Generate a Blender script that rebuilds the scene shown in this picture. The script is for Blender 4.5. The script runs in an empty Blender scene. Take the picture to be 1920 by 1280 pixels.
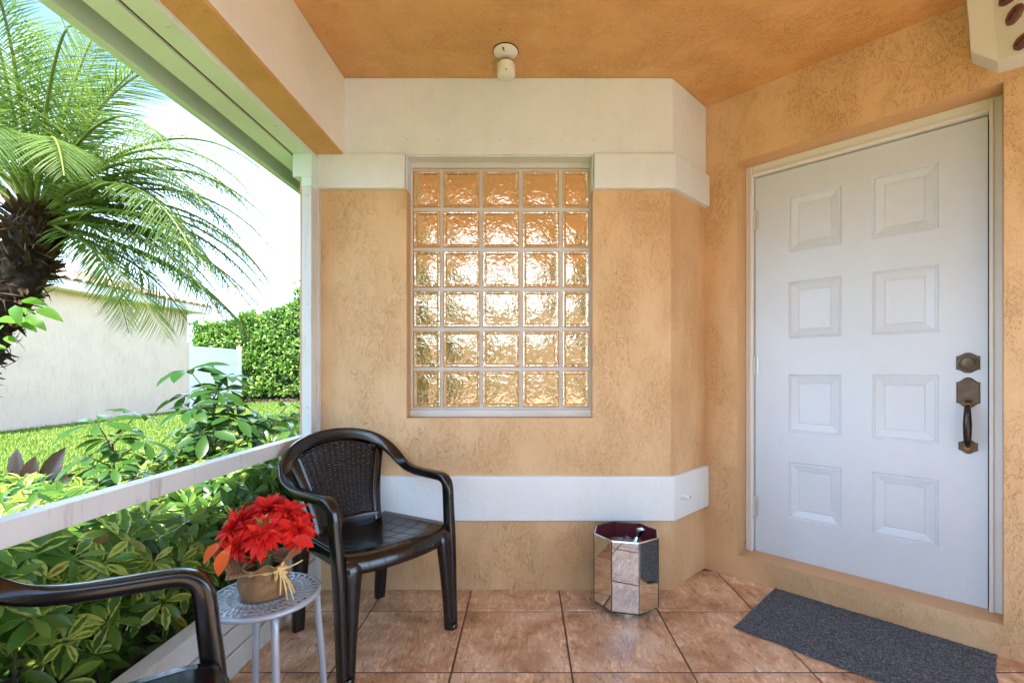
import bpy, bmesh, math, random
import numpy as np
from mathutils import Vector, Matrix, noise

random.seed(7)
rng = np.random.default_rng(7)
R = math.radians
S = bpy.context.scene
C = S.collection

# ------------------------------------------------------------------ camera, sky, sun, exposure
cam_d = bpy.data.cameras.new('camera')
cam = bpy.data.objects.new('camera', cam_d)
C.objects.link(cam)
cam.location = (0, 0, 1.10)
cam.rotation_euler = (R(90), 0, 0)
cam_d.sensor_width = 36
cam_d.lens = 900 / 1920 * 36
cam_d.shift_x = -25 / 1920
cam_d.shift_y = 54 / 1920
cam_d.clip_start = 0.02
cam_d.clip_end = 2000
S.camera = cam

SUN_AZ = math.atan2(-0.995, -0.10)      # direction towards the sun in the ground plane
SUN_EL = R(57)
world = bpy.data.worlds.new('World')
S.world = world
world.use_nodes = True
wn, wl = world.node_tree.nodes, world.node_tree.links
wn.clear()
sky = wn.new('ShaderNodeTexSky')
sky.sky_type = 'NISHITA'
sky.sun_disc = False
sky.sun_elevation = SUN_EL
sky.sun_rotation = math.pi / 2 - SUN_AZ
sky.air_density = 1.0
sky.dust_density = 0.4
sky.ozone_density = 3.0
tc = wn.new('ShaderNodeTexCoord')
mp = wn.new('ShaderNodeMapping')
mp.inputs['Scale'].default_value = (1.0, 1.0, 2.6)
cl = wn.new('ShaderNodeTexNoise')
cl.inputs['Scale'].default_value = 1.6
cl.inputs['Detail'].default_value = 6
cl.inputs['Roughness'].default_value = 0.6
cr = wn.new('ShaderNodeValToRGB')
cr.color_ramp.elements[0].position = 0.30
cr.color_ramp.elements[1].position = 0.72
mix = wn.new('ShaderNodeMix')
mix.data_type = 'RGBA'
mix.inputs['B'].default_value = (7.4, 10.3, 14.4, 1)
bg = wn.new('ShaderNodeBackground')
bg.inputs['Strength'].default_value = 0.13
wo = wn.new('ShaderNodeOutputWorld')
wl.new(tc.outputs['Generated'], mp.inputs['Vector'])
wl.new(mp.outputs['Vector'], cl.inputs['Vector'])
sx = wn.new('ShaderNodeSeparateXYZ')
wl.new(tc.outputs['Generated'], sx.inputs[0])
hz = wn.new('ShaderNodeMapRange')          # more cloud towards the horizon, all the way round
hz.inputs['From Min'].default_value = 0.20
hz.inputs['From Max'].default_value = 0.46
hz.inputs['To Min'].default_value = 0.30
hz.inputs['To Max'].default_value = -0.24
wl.new(sx.outputs['Z'], hz.inputs['Value'])
ad_ = wn.new('ShaderNodeMath')
wl.new(cl.outputs['Fac'], ad_.inputs[0])
wl.new(hz.outputs['Result'], ad_.inputs[1])
wl.new(ad_.outputs[0], cr.inputs['Fac'])
wl.new(cr.outputs['Color'], mix.inputs['Factor'])
wl.new(sky.outputs['Color'], mix.inputs['A'])
wl.new(mix.outputs['Result'], bg.inputs['Color'])
wl.new(bg.outputs['Background'], wo.inputs['Surface'])

sun_d = bpy.data.lights.new('sun', 'SUN')
sun_d.energy = 3.9
sun_d.angle = R(1.5)
sun_d.color = (1.0, 0.95, 0.87)
sun = bpy.data.objects.new('sun', sun_d)
C.objects.link(sun)
sdir = Vector((math.cos(SUN_AZ) * math.cos(SUN_EL), math.sin(SUN_AZ) * math.cos(SUN_EL), math.sin(SUN_EL)))
sun.rotation_euler = (-sdir).to_track_quat('-Z', 'Y').to_euler()
sun.location = (6, -6, 12)

S.render.engine = 'CYCLES'
S.view_settings.view_transform = 'Standard'
S.view_settings.look = 'None'
S.view_settings.gamma = 1.0
S.view_settings.use_curve_mapping = False
S.view_settings.exposure = 2.10
S.cycles.use_denoising = True
S.cycles.use_adaptive_sampling = True
S.cycles.adaptive_threshold = 0.03
S.cycles.caustics_reflective = False
S.cycles.caustics_refractive = False
S.cycles.max_bounces = 7
S.cycles.diffuse_bounces = 4
S.cycles.glossy_bounces = 4
S.cycles.transmission_bounces = 6
S.cycles.transparent_max_bounces = 8


# ------------------------------------------------------------------ materials
def srgb(r, g, b):
    f = lambda c: (c / 255 / 12.92) if c / 255 <= 0.04045 else ((c / 255 + 0.055) / 1.055) ** 2.4
    return (f(r), f(g), f(b), 1)


class NT:
    """small wrapper round a material's node tree"""
    def __init__(self, name):
        self.m = bpy.data.materials.new(name)
        self.m.use_nodes = True
        self.n, self.l = self.m.node_tree.nodes, self.m.node_tree.links
        self.n.clear()
        self.out = self.n.new('ShaderNodeOutputMaterial')
        self.p = self.n.new('ShaderNodeBsdfPrincipled')
        self.l.new(self.p.outputs[0], self.out.inputs['Surface'])

    def node(self, kind, **kw):
        nd = self.n.new('ShaderNode' + kind)
        for k, v in kw.items():
            if hasattr(nd, k):
                setattr(nd, k, v)
            else:
                nd.inputs[k.replace('_', ' ')].default_value = v
        return nd

    def link(self, a, b):
        self.l.new(a, b)

    def coords(self, which='Object', scale=(1, 1, 1), rot=(0, 0, 0)):
        if which == 'World':
            g = self.node('NewGeometry').outputs['Position']
        else:
            g = self.node('TexCoord').outputs[which]
        m = self.node('Mapping')
        m.inputs['Scale'].default_value = scale
        m.inputs['Rotation'].default_value = rot
        self.link(g, m.inputs['Vector'])
        return m.outputs['Vector']

    def noise(self, vec, scale, detail=4, rough=0.55, dist=0.0):
        t = self.node('TexNoise')
        t.inputs['Scale'].default_value = scale
        t.inputs['Detail'].default_value = detail
        t.inputs['Roughness'].default_value = rough
        t.inputs['Distortion'].default_value = dist
        self.link(vec, t.inputs['Vector'])
        return t

    def ramp(self, fac, stops):
        r = self.node('ValToRGB')
        e = r.color_ramp.elements
        while len(e) > 1:
            e.remove(e[-1])
        e[0].position, e[0].color = stops[0]
        for p, c in stops[1:]:
            x = e.new(p)
            x.color = c
        self.link(fac, r.inputs['Fac'])
        return r.outputs['Color']

    def math(self, op, a, b=None, clamp=False):
        m = self.node('Math', operation=op, use_clamp=clamp)
        for i, v in enumerate((a, b)):
            if v is None:
                continue
            if isinstance(v, (int, float)):
                m.inputs[i].default_value = v
            else:
                self.link(v, m.inputs[i])
        return m.outputs[0]

    def mixc(self, fac, a, b, mode='MIX'):
        m = self.node('Mix', data_type='RGBA', blend_type=mode)
        for k, v in (('Factor', fac), ('A', a), ('B', b)):
            if isinstance(v, (int, float, tuple)):
                m.inputs[k].default_value = v
            else:
                self.link(v, m.inputs[k])
        return m.outputs['Result']

    def bump(self, h, strength, dist, prev=None):
        b = self.node('Bump')
        b.inputs['Strength'].default_value = strength
        b.inputs['Distance'].default_value = dist
        self.link(h, b.inputs['Height'])
        if prev is not None:
            self.link(prev, b.inputs['Normal'])
        return b.outputs['Normal']

    def set(self, **kw):
        for k, v in kw.items():
            i = self.p.inputs[k.replace('_', ' ')]
            if isinstance(v, (int, float, tuple)):
                i.default_value = v
            else:
                self.link(v, i)
        return self


def mat_stucco(name, base, dark, scale=1.0, depth=0.009, strength=1.0, edge_tone=0.12):
    t = NT(name)
    v = t.coords('World', (1.5, 1.5, 0.85))
    big = t.noise(v, 3.0, 3, 0.6).outputs['Fac']
    ridge = t.noise(v, 10 * scale, 6, 0.68, 0.35).outputs['Fac']
    # plateaus with torn edges: trowelled skip texture
    plate = t.ramp(ridge, [(0.36, (0.1, 0.1, 0.1, 1)), (0.44, (0.35, 0.35, 0.35, 1)), (0.452, (0.85, 0.85, 0.85, 1)), (0.55, (0.72, 0.72, 0.72, 1)), (0.562, (0.30, 0.30, 0.30, 1)), (0.64, (0.62, 0.62, 0.62, 1)), (0.655, (1, 1, 1, 1))])
    fine = t.noise(v, 60 * scale, 3, 0.65, 0.3).outputs['Fac']
    rough_zone = t.ramp(big, [(0.40, (0.12, 0.12, 0.12, 1)), (0.58, (1, 1, 1, 1))])
    h = t.math('ADD', t.math('MULTIPLY', t.math('MULTIPLY', plate, t.math('ADD', rough_zone, 0.15)), 0.50), t.math('MULTIPLY', t.math('MULTIPLY', fine, rough_zone), 0.55))
    c = t.mixc(t.ramp(big, [(0.35, (0, 0, 0, 1)), (0.68, (1, 1, 1, 1))]), base, dark)
    # darker brown tone along the torn edges and in fine pits
    edge = t.ramp(ridge, [(0.425, (0, 0, 0, 1)), (0.445, (1, 1, 1, 1)), (0.465, (0, 0, 0, 1)), (0.545, (0, 0, 0, 1)), (0.560, (0.8, 0.8, 0.8, 1)), (0.580, (0, 0, 0, 1))])
    pits = t.ramp(fine, [(0.30, (1, 1, 1, 1)), (0.40, (0, 0, 0, 1))])
    k = t.math('MULTIPLY', t.math('MAXIMUM', edge, pits), t.math('MULTIPLY', rough_zone, edge_tone))
    c = t.mixc(k, c, tuple(x * q for x, q in zip(base[:3], (0.48, 0.40, 0.32))) + (1,))
    t.set(Base_Color=c, Roughness=0.6, Normal=t.bump(h, strength, depth))
    t.p.inputs['Specular IOR Level'].default_value = 0.35
    return t.m


def mat_paint(name, col, rough=0.45, dirt=0.06, bump=0.0008, scale=60, stain=None, spec=0.4):
    t = NT(name)
    v = t.coords('World')
    n1 = t.noise(v, 2.3, 5, 0.6).outputs['Fac']
    n2 = t.noise(v, scale, 4, 0.6).outputs['Fac']
    d = tuple(x * (1 - dirt * 2.2) for x in col[:3]) + (1,)
    c = t.mixc(t.ramp(n1, [(0.42, (0, 0, 0, 1)), (0.72, (1, 1, 1, 1))]), col, d)
    if stain:
        # drips and grime: stretched vertically
        sv = t.coords('World', (16, 16, 2.2))
        sn = t.ramp(t.noise(sv, 1.4, 5, 0.7).outputs['Fac'], [(0.53, (0, 0, 0, 1)), (0.70, (1, 1, 1, 1))])
        c = t.mixc(t.math('MULTIPLY', sn, stain[1]), c, stain[0])
    r = t.math('ADD', t.math('MULTIPLY', n1, 0.18), rough - 0.09)
    t.set(Base_Color=c, Roughness=r, Normal=t.bump(n2, 0.6, bump))
    t.p.inputs['Specular IOR Level'].default_value = spec
    return t.m


def mat_tile():
    t = NT('floor_tile')
    v = t.coords('World')
    oi = t.node('ObjectInfo')
    off = t.node('VectorMath', operation='MULTIPLY')
    cmb = t.node('CombineXYZ')
    for k in 'XYZ':
        t.link(oi.outputs['Random'], cmb.inputs[k])
    t.link(cmb.outputs[0], off.inputs[0])
    off.inputs[1].default_value = (37, 23, 0)
    ad = t.node('VectorMath', operation='ADD')
    t.link(v, ad.inputs[0])
    t.link(off.outputs[0], ad.inputs[1])
    base = ad.outputs[0]
    mp1 = t.node('Mapping')
    mp1.inputs['Rotation'].default_value = (0, 0, R(28))
    mp1.inputs['Scale'].default_value = (3.0, 1.0, 1)
    t.link(base, mp1.inputs['Vector'])
    rip = t.noise(mp1.outputs[0], 13, 4, 0.6, 1.4).outputs['Fac']
    cl_ = t.noise(base, 5.0, 5, 0.62, 0.5).outputs['Fac']
    c = t.ramp(cl_, [(0.30, srgb(172, 130, 96)), (0.44, srgb(206, 164, 128)), (0.56, srgb(226, 190, 156)), (0.72, srgb(240, 214, 188))])
    vein = t.ramp(rip, [(0.34, (0.58, 0.48, 0.40, 1)), (0.44, (0.95, 0.95, 0.95, 1)), (0.54, (0.88, 0.84, 0.8, 1)), (0.62, (1.3, 1.25, 1.18, 1))])
    c = t.mixc(0.85, c, vein, 'MULTIPLY')
    fine = t.noise(base, 120, 3).outputs['Fac']
    h = t.math('ADD', t.math('MULTIPLY', rip, 0.9), t.math('MULTIPLY', fine, 0.1))
    rgh = t.math('ADD', t.math('MULTIPLY', cl_, 0.22), 0.10)
    t.set(Base_Color=c, Roughness=rgh, Normal=t.bump(h, 0.9, 0.008))
    t.p.inputs['Specular IOR Level'].default_value = 0.5
    return t.m


def mat_simple(name, col, rough=0.5, metal=0.0, bump=0.0, scale=40, var=0.0, coat=0.0, spec=0.5, coord='Object'):
    t = NT(name)
    v = t.coords(coord)
    n = t.noise(v, scale, 4).outputs['Fac']
    if var:
        a = tuple(x * (1 - var) for x in col[:3]) + (1,)
        b = tuple(min(1, x * (1 + var)) for x in col[:3]) + (1,)
        t.set(Base_Color=t.ramp(n, [(0.3, a), (0.7, b)]))
    else:
        t.set(Base_Color=col)
    t.set(Roughness=rough, Metallic=metal)
    t.p.inputs['Specular IOR Level'].default_value = spec
    t.p.inputs['Coat Weight'].default_value = coat
    t.p.inputs['Coat Roughness'].default_value = 0.08
    if bump:
        t.set(Normal=t.bump(n, 0.7, bump))
    return t.m


def mat_leaf(name, stops, vary=None, rough=0.42, trans=0.32, margin=0.45):
    """stops: ramp over the per-leaf random number; vary: (colour, share) of a pale leaf margin"""
    t = NT(name)
    at = t.node('Attribute', attribute_name='rnd')
    c = t.ramp(at.outputs['Fac'], stops)
    if vary:
        lu = t.node('Attribute', attribute_name='across')
        r2 = t.node('Attribute', attribute_name='rnd2')
        n = t.noise(t.coords('Object'), 45, 3).outputs['Fac']
        e = t.math('ADD', lu.outputs['Fac'], t.math('MULTIPLY', t.math('SUBTRACT', n, 0.5), 1.5))
        e = t.math('ADD', e, t.math('MULTIPLY', t.math('SUBTRACT', r2.outputs['Fac'], 0.5), 1.5))
        k = t.ramp(e, [(margin, (0, 0, 0, 1)), (margin + 0.12, (1, 1, 1, 1))])
        c = t.mixc(k, c, vary)
    t.set(Base_Color=c, Roughness=rough)
    t.p.inputs['Specular IOR Level'].default_value = 0.45
    tr = t.node('BsdfTranslucent')
    bright = t.mixc(1.0, c, (1.5, 1.5, 0.9, 1), 'MULTIPLY')
    t.link(bright, tr.inputs['Color'])
    ms = t.node('MixShader')
    ms.inputs[0].default_value = trans
    t.link(t.p.outputs[0], ms.inputs[1])
    t.link(tr.outputs[0], ms.inputs[2])
    t.link(ms.outputs[0], t.out.inputs['Surface'])
    return t.m


def mat_glass_block():
    t = NT('wavy_glass')
    v0 = t.coords('World')
    oi = t.node('ObjectInfo')
    off = t.node('VectorMath', operation='MULTIPLY_ADD')
    t.link(oi.outputs['Random'], off.inputs[0])
    off.inputs[1].default_value = (31, 17, 23)
    t.link(v0, off.inputs[2])
    v = off.outputs[0]
    n1 = t.noise(v, 30, 2, 0.5, 1.2).outputs['Fac']
    n2 = t.noise(v, 85, 2, 0.5, 0.8).outputs['Fac']
    h = t.math('ADD', n1, t.math('MULTIPLY', n2, 0.22))
    t.set(Base_Color=(0.64, 0.51, 0.36, 1), Metallic=0.90, Roughness=0.06, Normal=t.bump(h, 0.45, 0.006))
    t.p.inputs['Emission Color'].default_value = (1.0, 0.55, 0.16, 1)      # warm glow added to brighten the gold of the blocks
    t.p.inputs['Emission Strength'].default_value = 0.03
    t.p.inputs['Coat Weight'].default_value = 0.4
    t.p.inputs['Coat Roughness'].default_value = 0.03
    return t.m


def mat_burlap():
    t = NT('burlap')
    v = t.coords('Object')
    hs = []
    for rot in ((0, 0, 0), (R(90), 0, 0)):
        w = t.node('TexWave', wave_type='BANDS', bands_direction='Z' if rot[0] == 0 else 'DIAGONAL')
        w.inputs['Scale'].default_value = 95
        w.inputs['Distortion'].default_value = 1.2
        w.inputs['Detail'].default_value = 2
        t.link(v, w.inputs['Vector'])
        hs.append(w.outputs['Fac'])
    h = t.math('MULTIPLY', hs[0], hs[1])
    n = t.noise(v, 60, 4).outputs['Fac']
    c = t.ramp(t.math('ADD', t.math('MULTIPLY', h, 0.6), t.math('MULTIPLY', n, 0.5)), [(0.15, srgb(120, 88, 56)), (0.5, srgb(176, 136, 92)), (0.8, srgb(205, 170, 124))])
    t.set(Base_Color=c, Roughness=0.9, Normal=t.bump(h, 0.8, 0.002))
    return t.m


def mat_mat():
    t = NT('door_mat')
    v = t.coords('Object')
    n = t.noise(v, 150, 3, 0.75).outputs['Fac']
    n2 = t.noise(v, 9, 4).outputs['Fac']
    c = t.ramp(n, [(0.36, srgb(46, 51, 58)), (0.52, srgb(86, 94, 102)), (0.68, srgb(138, 145, 152))])
    c = t.mixc(0.35, c, t.ramp(n2, [(0.3, (0.7, 0.7, 0.7, 1)), (0.7, (1.1, 1.1, 1.1, 1))]), 'MULTIPLY')
    t.set(Base_Color=c, Roughness=0.95, Normal=t.bump(n, 1.0, 0.006))
    return t.m


def mat_lawn():
    t = NT('lawn')
    v = t.coords('World')
    n = t.noise(v, 1.2, 5, 0.6).outputs['Fac']
    n2 = t.noise(v, 45, 4, 0.7).outputs['Fac']
    c = t.ramp(n, [(0.3, (0.09, 0.15, 0.02, 1)), (0.55, (0.14, 0.22, 0.03, 1)), (0.8, (0.21, 0.26, 0.05, 1))])
    c = t.mixc(0.6, c, t.ramp(n2, [(0.3, (0.6, 0.6, 0.6, 1)), (0.7, (1.25, 1.25, 1.25, 1))]), 'MULTIPLY')
    t.set(Base_Color=c, Roughness=0.9, Normal=t.bump(n2, 1.0, 0.03))
    return t.m


def mat_red_petal():
    t = NT('red_petal')
    lv = t.node('Attribute', attribute_name='along')
    rn = t.node('Attribute', attribute_name='rnd')
    c = t.ramp(rn.outputs['Fac'], [(0.0, srgb(196, 10, 12)), (0.4, srgb(232, 24, 18)), (0.86, srgb(246, 58, 30)), (0.93, srgb(248, 120, 26))])
    base = t.ramp(lv.outputs['Fac'], [(0.0, srgb(252, 150, 30)), (0.22, srgb(235, 60, 30)), (0.4, (1, 1, 1, 1))])
    k = t.ramp(lv.outputs['Fac'], [(0.05, (1, 1, 1, 1)), (0.36, (0, 0, 0, 1))])
    c = t.mixc(t.math('MULTIPLY', k, 0.7), c, base)
    t.set(Base_Color=c, Roughness=0.7)
    tr = t.node('BsdfTranslucent')
    t.link(c, tr.inputs['Color'])
    ms = t.node('MixShader')
    ms.inputs[0].default_value = 0.3
    t.link(t.p.outputs[0], ms.inputs[1])
    t.link(tr.outputs[0], ms.inputs[2])
    t.link(ms.outputs[0], t.out.inputs['Surface'])
    return t.m


TAN, TAN_D = srgb(222, 187, 143), srgb(214, 174, 126)
M = dict(
    stucco=mat_stucco('tan_stucco', TAN, TAN_D),
    ceiling=mat_stucco('ceiling_stucco', srgb(218, 172, 114), srgb(210, 160, 100), 1.1, 0.007, 0.9, 0.10),
    reveal=mat_paint('tan_paint', srgb(212, 172, 126), 0.55, 0.05, 0.0015, 45),
    white=mat_paint('white_trim', srgb(228, 236, 238), 0.5, 0.05, 0.005, 24, stain=(srgb(200, 192, 178), 0.09)),
    beam=mat_paint('cream_beam', srgb(240, 236, 228), 0.5, 0.05, 0.0018, 50),
    door=mat_paint('door_white', srgb(208, 219, 228), 0.34, 0.03, 0.0006, 45, stain=(srgb(184, 188, 188), 0.05), spec=0.5),
    frame=mat_paint('door_frame_white', srgb(228, 230, 228), 0.35, 0.03, 0.0004, 80),
    alu=mat_paint('white_aluminium', srgb(222, 224, 222), 0.35, 0.05, 0.0005, 60, stain=(srgb(150, 122, 110), 0.5)),
    alu_bounce=mat_paint('aluminium_green_bounce', srgb(222, 244, 236), 0.4, 0.05, 0.0006, 60),  # white aluminium with green light off the plants put into its colour
    fascia=mat_paint('fascia_green_bounce', srgb(210, 238, 222), 0.5, 0.06, 0.001, 60),  # pale board, green bounce from the lawn mixed into the base colour
    recess=mat_paint('grey_recess', srgb(150, 172, 162), 0.7, 0.05),
    kick=mat_paint('kick_board', srgb(208, 208, 200), 0.5, 0.10, 0.0008, 60, stain=(srgb(140, 130, 108), 0.45)),
    dark=mat_simple('dark_gap', (0.02, 0.016, 0.012, 1), 0.8),
    grout=mat_simple('grout', srgb(104, 72, 62), 0.9, bump=0.002, scale=120, var=0.25),
    tile=mat_tile(),
    mortar=mat_paint('white_mortar', srgb(220, 214, 206), 0.6, 0.07, 0.001, 80),
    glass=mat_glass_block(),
    plastic=mat_simple('brown_plastic', srgb(20, 14, 13), 0.2, bump=0.0006, scale=18, var=0.12, coat=0.25),
    weave=mat_simple('brown_weave', srgb(19, 16, 16), 0.2, var=0.1, coat=0.25),
    table=mat_simple('grey_enamel', srgb(168, 178, 190), 0.26, metal=0.25, var=0.05, coat=0.4),
    burlap=mat_burlap(),
    raffia=mat_simple('raffia', srgb(226, 196, 136), 0.8, var=0.2, scale=90),
    petal=mat_red_petal(),
    bud=mat_simple('green_bud', srgb(150, 160, 84), 0.7, var=0.25),
    mirror=mat_simple('mirror', (0.86, 0.88, 0.86, 1), 0.015, metal=1.0),
    bevelglass=mat_simple('mirror_edge', (0.75, 0.82, 0.80, 1), 0.12, metal=0.9),
    wine=mat_simple('wine_lining', srgb(92, 34, 42), 0.35, var=0.2, scale=20),
    black=mat_simple('black_trim', (0.012, 0.012, 0.016, 1), 0.4),
    foil=mat_simple('dark_foil', (0.16, 0.17, 0.2, 1), 0.18, metal=0.8),
    mat=mat_mat(),
    bronze=mat_simple('aged_bronze', srgb(98, 80, 66), 0.33, metal=0.85, var=0.3, scale=30),
    brass=mat_simple('worn_brass', srgb(190, 150, 84), 0.35, metal=0.9, var=0.2),
    steel=mat_simple('painted_steel', srgb(205, 206, 204), 0.3, metal=0.3),
    fixture=mat_paint('fixture_white', srgb(232, 232, 222), 0.35, 0.06, 0.0003, 90),
    clear=mat_simple('smoky_lens', srgb(150, 128, 100), 0.15, metal=0.3),
    ornament=mat_simple('brown_ornament', srgb(112, 66, 62), 0.35, var=0.25, scale=25),
    trunk=mat_simple('palm_trunk', srgb(42, 31, 25), 0.95, bump=0.02, scale=22, var=0.55),
    boot=mat_simple('palm_boot', srgb(78, 58, 42), 0.9, bump=0.01, scale=30, var=0.5),
    rachis=mat_simple('palm_rachis', srgb(112, 128, 52), 0.5, var=0.2),
    frond=mat_leaf('palm_leaflet', [(0.0, (0.08, 0.15, 0.035, 1)), (0.5, (0.13, 0.22, 0.055, 1)), (1.0, (0.22, 0.29, 0.085, 1))], trans=0.42, rough=0.4),
    varieg=mat_leaf('variegated_leaf', [(0.0, (0.05, 0.13, 0.018, 1)), (0.5, (0.09, 0.21, 0.03, 1)), (0.93, (0.18, 0.30, 0.045, 1)), (0.985, (0.26, 0.24, 0.05, 1)), (1.0, (0.20, 0.11, 0.04, 1))], vary=(0.42, 0.50, 0.10, 1), margin=0.80, rough=0.33),
    green=mat_leaf('green_leaf', [(0.0, (0.025, 0.08, 0.015, 1)), (0.5, (0.05, 0.13, 0.024, 1)), (0.95, (0.10, 0.21, 0.035, 1)), (0.99, (0.22, 0.20, 0.04, 1)), (1.0, (0.16, 0.09, 0.035, 1))], rough=0.3, trans=0.22),
    vine=mat_leaf('vine_leaf', [(0.0, (0.09, 0.24, 0.02, 1)), (1.0, (0.19, 0.38, 0.04, 1))], rough=0.35),
    cordyline=mat_leaf('bronze_leaf', [(0.0, (0.02, 0.014, 0.010, 1)), (1.0, (0.05, 0.03, 0.02, 1))], rough=0.35, trans=0.15),
    hedge=mat_leaf('hedge_leaf', [(0.0, (0.06, 0.15, 0.022, 1)), (0.6, (0.13, 0.27, 0.04, 1)), (0.95, (0.27, 0.40, 0.07, 1)), (1.0, (0.30, 0.26, 0.08, 1))], rough=0.35),
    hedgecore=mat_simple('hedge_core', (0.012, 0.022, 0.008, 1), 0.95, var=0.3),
    stem=mat_simple('shrub_stem', srgb(92, 88, 56), 0.8, var=0.3, scale=30),
    grass=mat_leaf('grass_blade', [(0.0, (0.11, 0.20, 0.028, 1)), (0.6, (0.19, 0.32, 0.045, 1)), (0.9, (0.29, 0.38, 0.08, 1)), (1.0, (0.42, 0.36, 0.13, 1))], rough=0.5, trans=0.4),
    lawn=mat_lawn(),
    mulch=mat_simple('mulch', srgb(66, 46, 34), 0.95, bump=0.03, scale=28, var=0.5, coord='Generated'),
    chip=mat_leaf('mulch_chip', [(0.0, (0.03, 0.018, 0.012, 1)), (0.6, (0.09, 0.05, 0.03, 1)), (1.0, (0.2, 0.13, 0.085, 1))], rough=0.9, trans=0.0),
    nwall=mat_paint('cream_wall', srgb(226, 194, 172), 0.8, 0.04, 0.004, 25, stain=(srgb(160, 140, 112), 0.3)),
    nwhite=mat_paint('fence_white', srgb(246, 238, 228), 0.4, 0.02, 0.0004, 60),
    rooftile=mat_simple('roof_tile', srgb(214, 178, 160), 0.8, var=0.2, scale=6, bump=0.004),
    concrete=mat_paint('concrete', srgb(190, 184, 174), 0.85, 0.06, 0.003, 60),
    asphalt=mat_simple('asphalt', (0.06, 0.06, 0.062, 1), 0.9, var=0.2, scale=80, bump=0.004),
)


# ------------------------------------------------------------------ mesh helpers
class MB:
    def __init__(self):
        self.v, self.f = [], []

    def add(self, vs, fs):
        o = len(self.v)
        self.v += [tuple(p) for p in vs]
        self.f += [tuple(i + o for i in q) for q in fs]
        return self

    def box(self, x0, x1, y0, y1, z0, z1):
        vs = [(x, y, z) for z in (z0, z1) for y in (y0, y1) for x in (x0, x1)]
        return self.add(vs, [(0, 2, 3, 1), (4, 5, 7, 6), (0, 1, 5, 4), (2, 6, 7, 3), (0, 4, 6, 2), (1, 3, 7, 5)])

    def obox(self, o, ax, ay, az, x0, x1, y0, y1, z0, z1):
        o, ax, ay, az = Vector(o), Vector(ax), Vector(ay), Vector(az)
        vs = [o + ax * x + ay * y + az * z for z in (z0, z1) for y in (y0, y1) for x in (x0, x1)]
        return self.add(vs, [(0, 2, 3, 1), (4, 5, 7, 6), (0, 1, 5, 4), (2, 6, 7, 3), (0, 4, 6, 2), (1, 3, 7, 5)])

    def prism(self, poly, z0, z1):
        n = len(poly)
        vs = [(x, y, z0) for x, y in poly] + [(x, y, z1) for x, y in poly]
        fs = [tuple(range(n - 1, -1, -1)), tuple(range(n, 2 * n))]
        fs += [(i, (i + 1) % n, n + (i + 1) % n, n + i) for i in range(n)]
        return self.add(vs, fs)

    def lathe(self, prof, n=32, o=(0, 0, 0), cap0=True, cap1=True):
        o = Vector(o)
        vs = []
        for r, z in prof:
            for k in range(n):
                a = 2 * math.pi * k / n
                vs.append(o + Vector((r * math.cos(a), r * math.sin(a), z)))
        fs = []
        for i in range(len(prof) - 1):
            for k in range(n):
                fs.append((i * n + k, i * n + (k + 1) % n, (i + 1) * n + (k + 1) % n, (i + 1) * n + k))
        if cap0:
            fs.append(tuple(range(n - 1, -1, -1)))
        if cap1:
            fs.append(tuple((len(prof) - 1) * n + k for k in range(n)))
        return self.add(vs, fs)

    def tube(self, pts, rad, n=8):
        pts = [Vector(p) for p in pts]
        rads = rad if isinstance(rad, (list, tuple)) else [rad] * len(pts)
        vs, up = [], None
        for i, p in enumerate(pts):
            t = (pts[min(i + 1, len(pts) - 1)] - pts[max(i - 1, 0)]).normalized()
            if up is None:
                up = t.orthogonal().normalized()
            up = (up - t * up.dot(t)).normalized()
            b = t.cross(up)
            for k in range(n):
                a = 2 * math.pi * k / n
                vs.append(p + (up * math.cos(a) + b * math.sin(a)) * rads[i])
        fs = [(i * n + k, i * n + (k + 1) % n, (i + 1) * n + (k + 1) % n, (i + 1) * n + k) for i in range(len(pts) - 1) for k in range(n)]
        fs += [tuple(range(n - 1, -1, -1)), tuple((len(pts) - 1) * n + k for k in range(n))]
        return self.add(vs, fs)

    def sweep(self, pts, axes, wa, wb, rnd=0.35, close=False):
        """rounded-rectangle section: size wa along axes[i], wb across it"""
        pts = [Vector(p) for p in pts]
        n = len(pts)
        sec = []
        for sx, sy in ((1, 1), (-1, 1), (-1, -1), (1, -1)):
            for a in (0, 1, 2):
                q = math.pi / 4 * a
                base = {(1, 1): 0, (-1, 1): 1, (-1, -1): 2, (1, -1): 3}[(sx, sy)] * math.pi / 2
                sec.append((sx, sy, math.cos(base + q), math.sin(base + q)))
        m = len(sec)
        vs = []
        for i, p in enumerate(pts):
            t = (pts[min(i + 1, n - 1)] - pts[max(i - 1, 0)]).normalized()
            A = Vector(axes[i])
            A = (A - t * A.dot(t)).normalized()
            B = t.cross(A)
            a, b = wa[i] / 2, wb[i] / 2
            r = min(a, b) * rnd * 2
            r = min(r, a, b)
            for sx, sy, ca, sb in sec:
                vs.append(p + A * (sx * (a - r) + ca * r) + B * (sy * (b - r) + sb * r))
        fs = [(i * m + k, i * m + (k + 1) % m, (i + 1) * m + (k + 1) % m, (i + 1) * m + k) for i in range(n - 1) for k in range(m)]
        fs += [tuple(range(m - 1, -1, -1)), tuple((n - 1) * m + k for k in range(m))]
        return self.add(vs, fs)

    def grid(self, fn, nu, nv, skip=None, wrap=False):
        """fn(i, j) -> point"""
        o = len(self.v)
        for i in range(nu + 1):
            for j in range(nv if wrap else nv + 1):
                self.v.append(tuple(fn(i, j)))
        w = nv if wrap else nv + 1
        for i in range(nu):
            for j in range(nv):
                if skip and skip(i, j):
                    continue
                j2 = (j + 1) % w if wrap else j + 1
                self.f.append((o + i * w + j, o + (i + 1) * w + j, o + (i + 1) * w + j2, o + i * w + j2))
        return self

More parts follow.
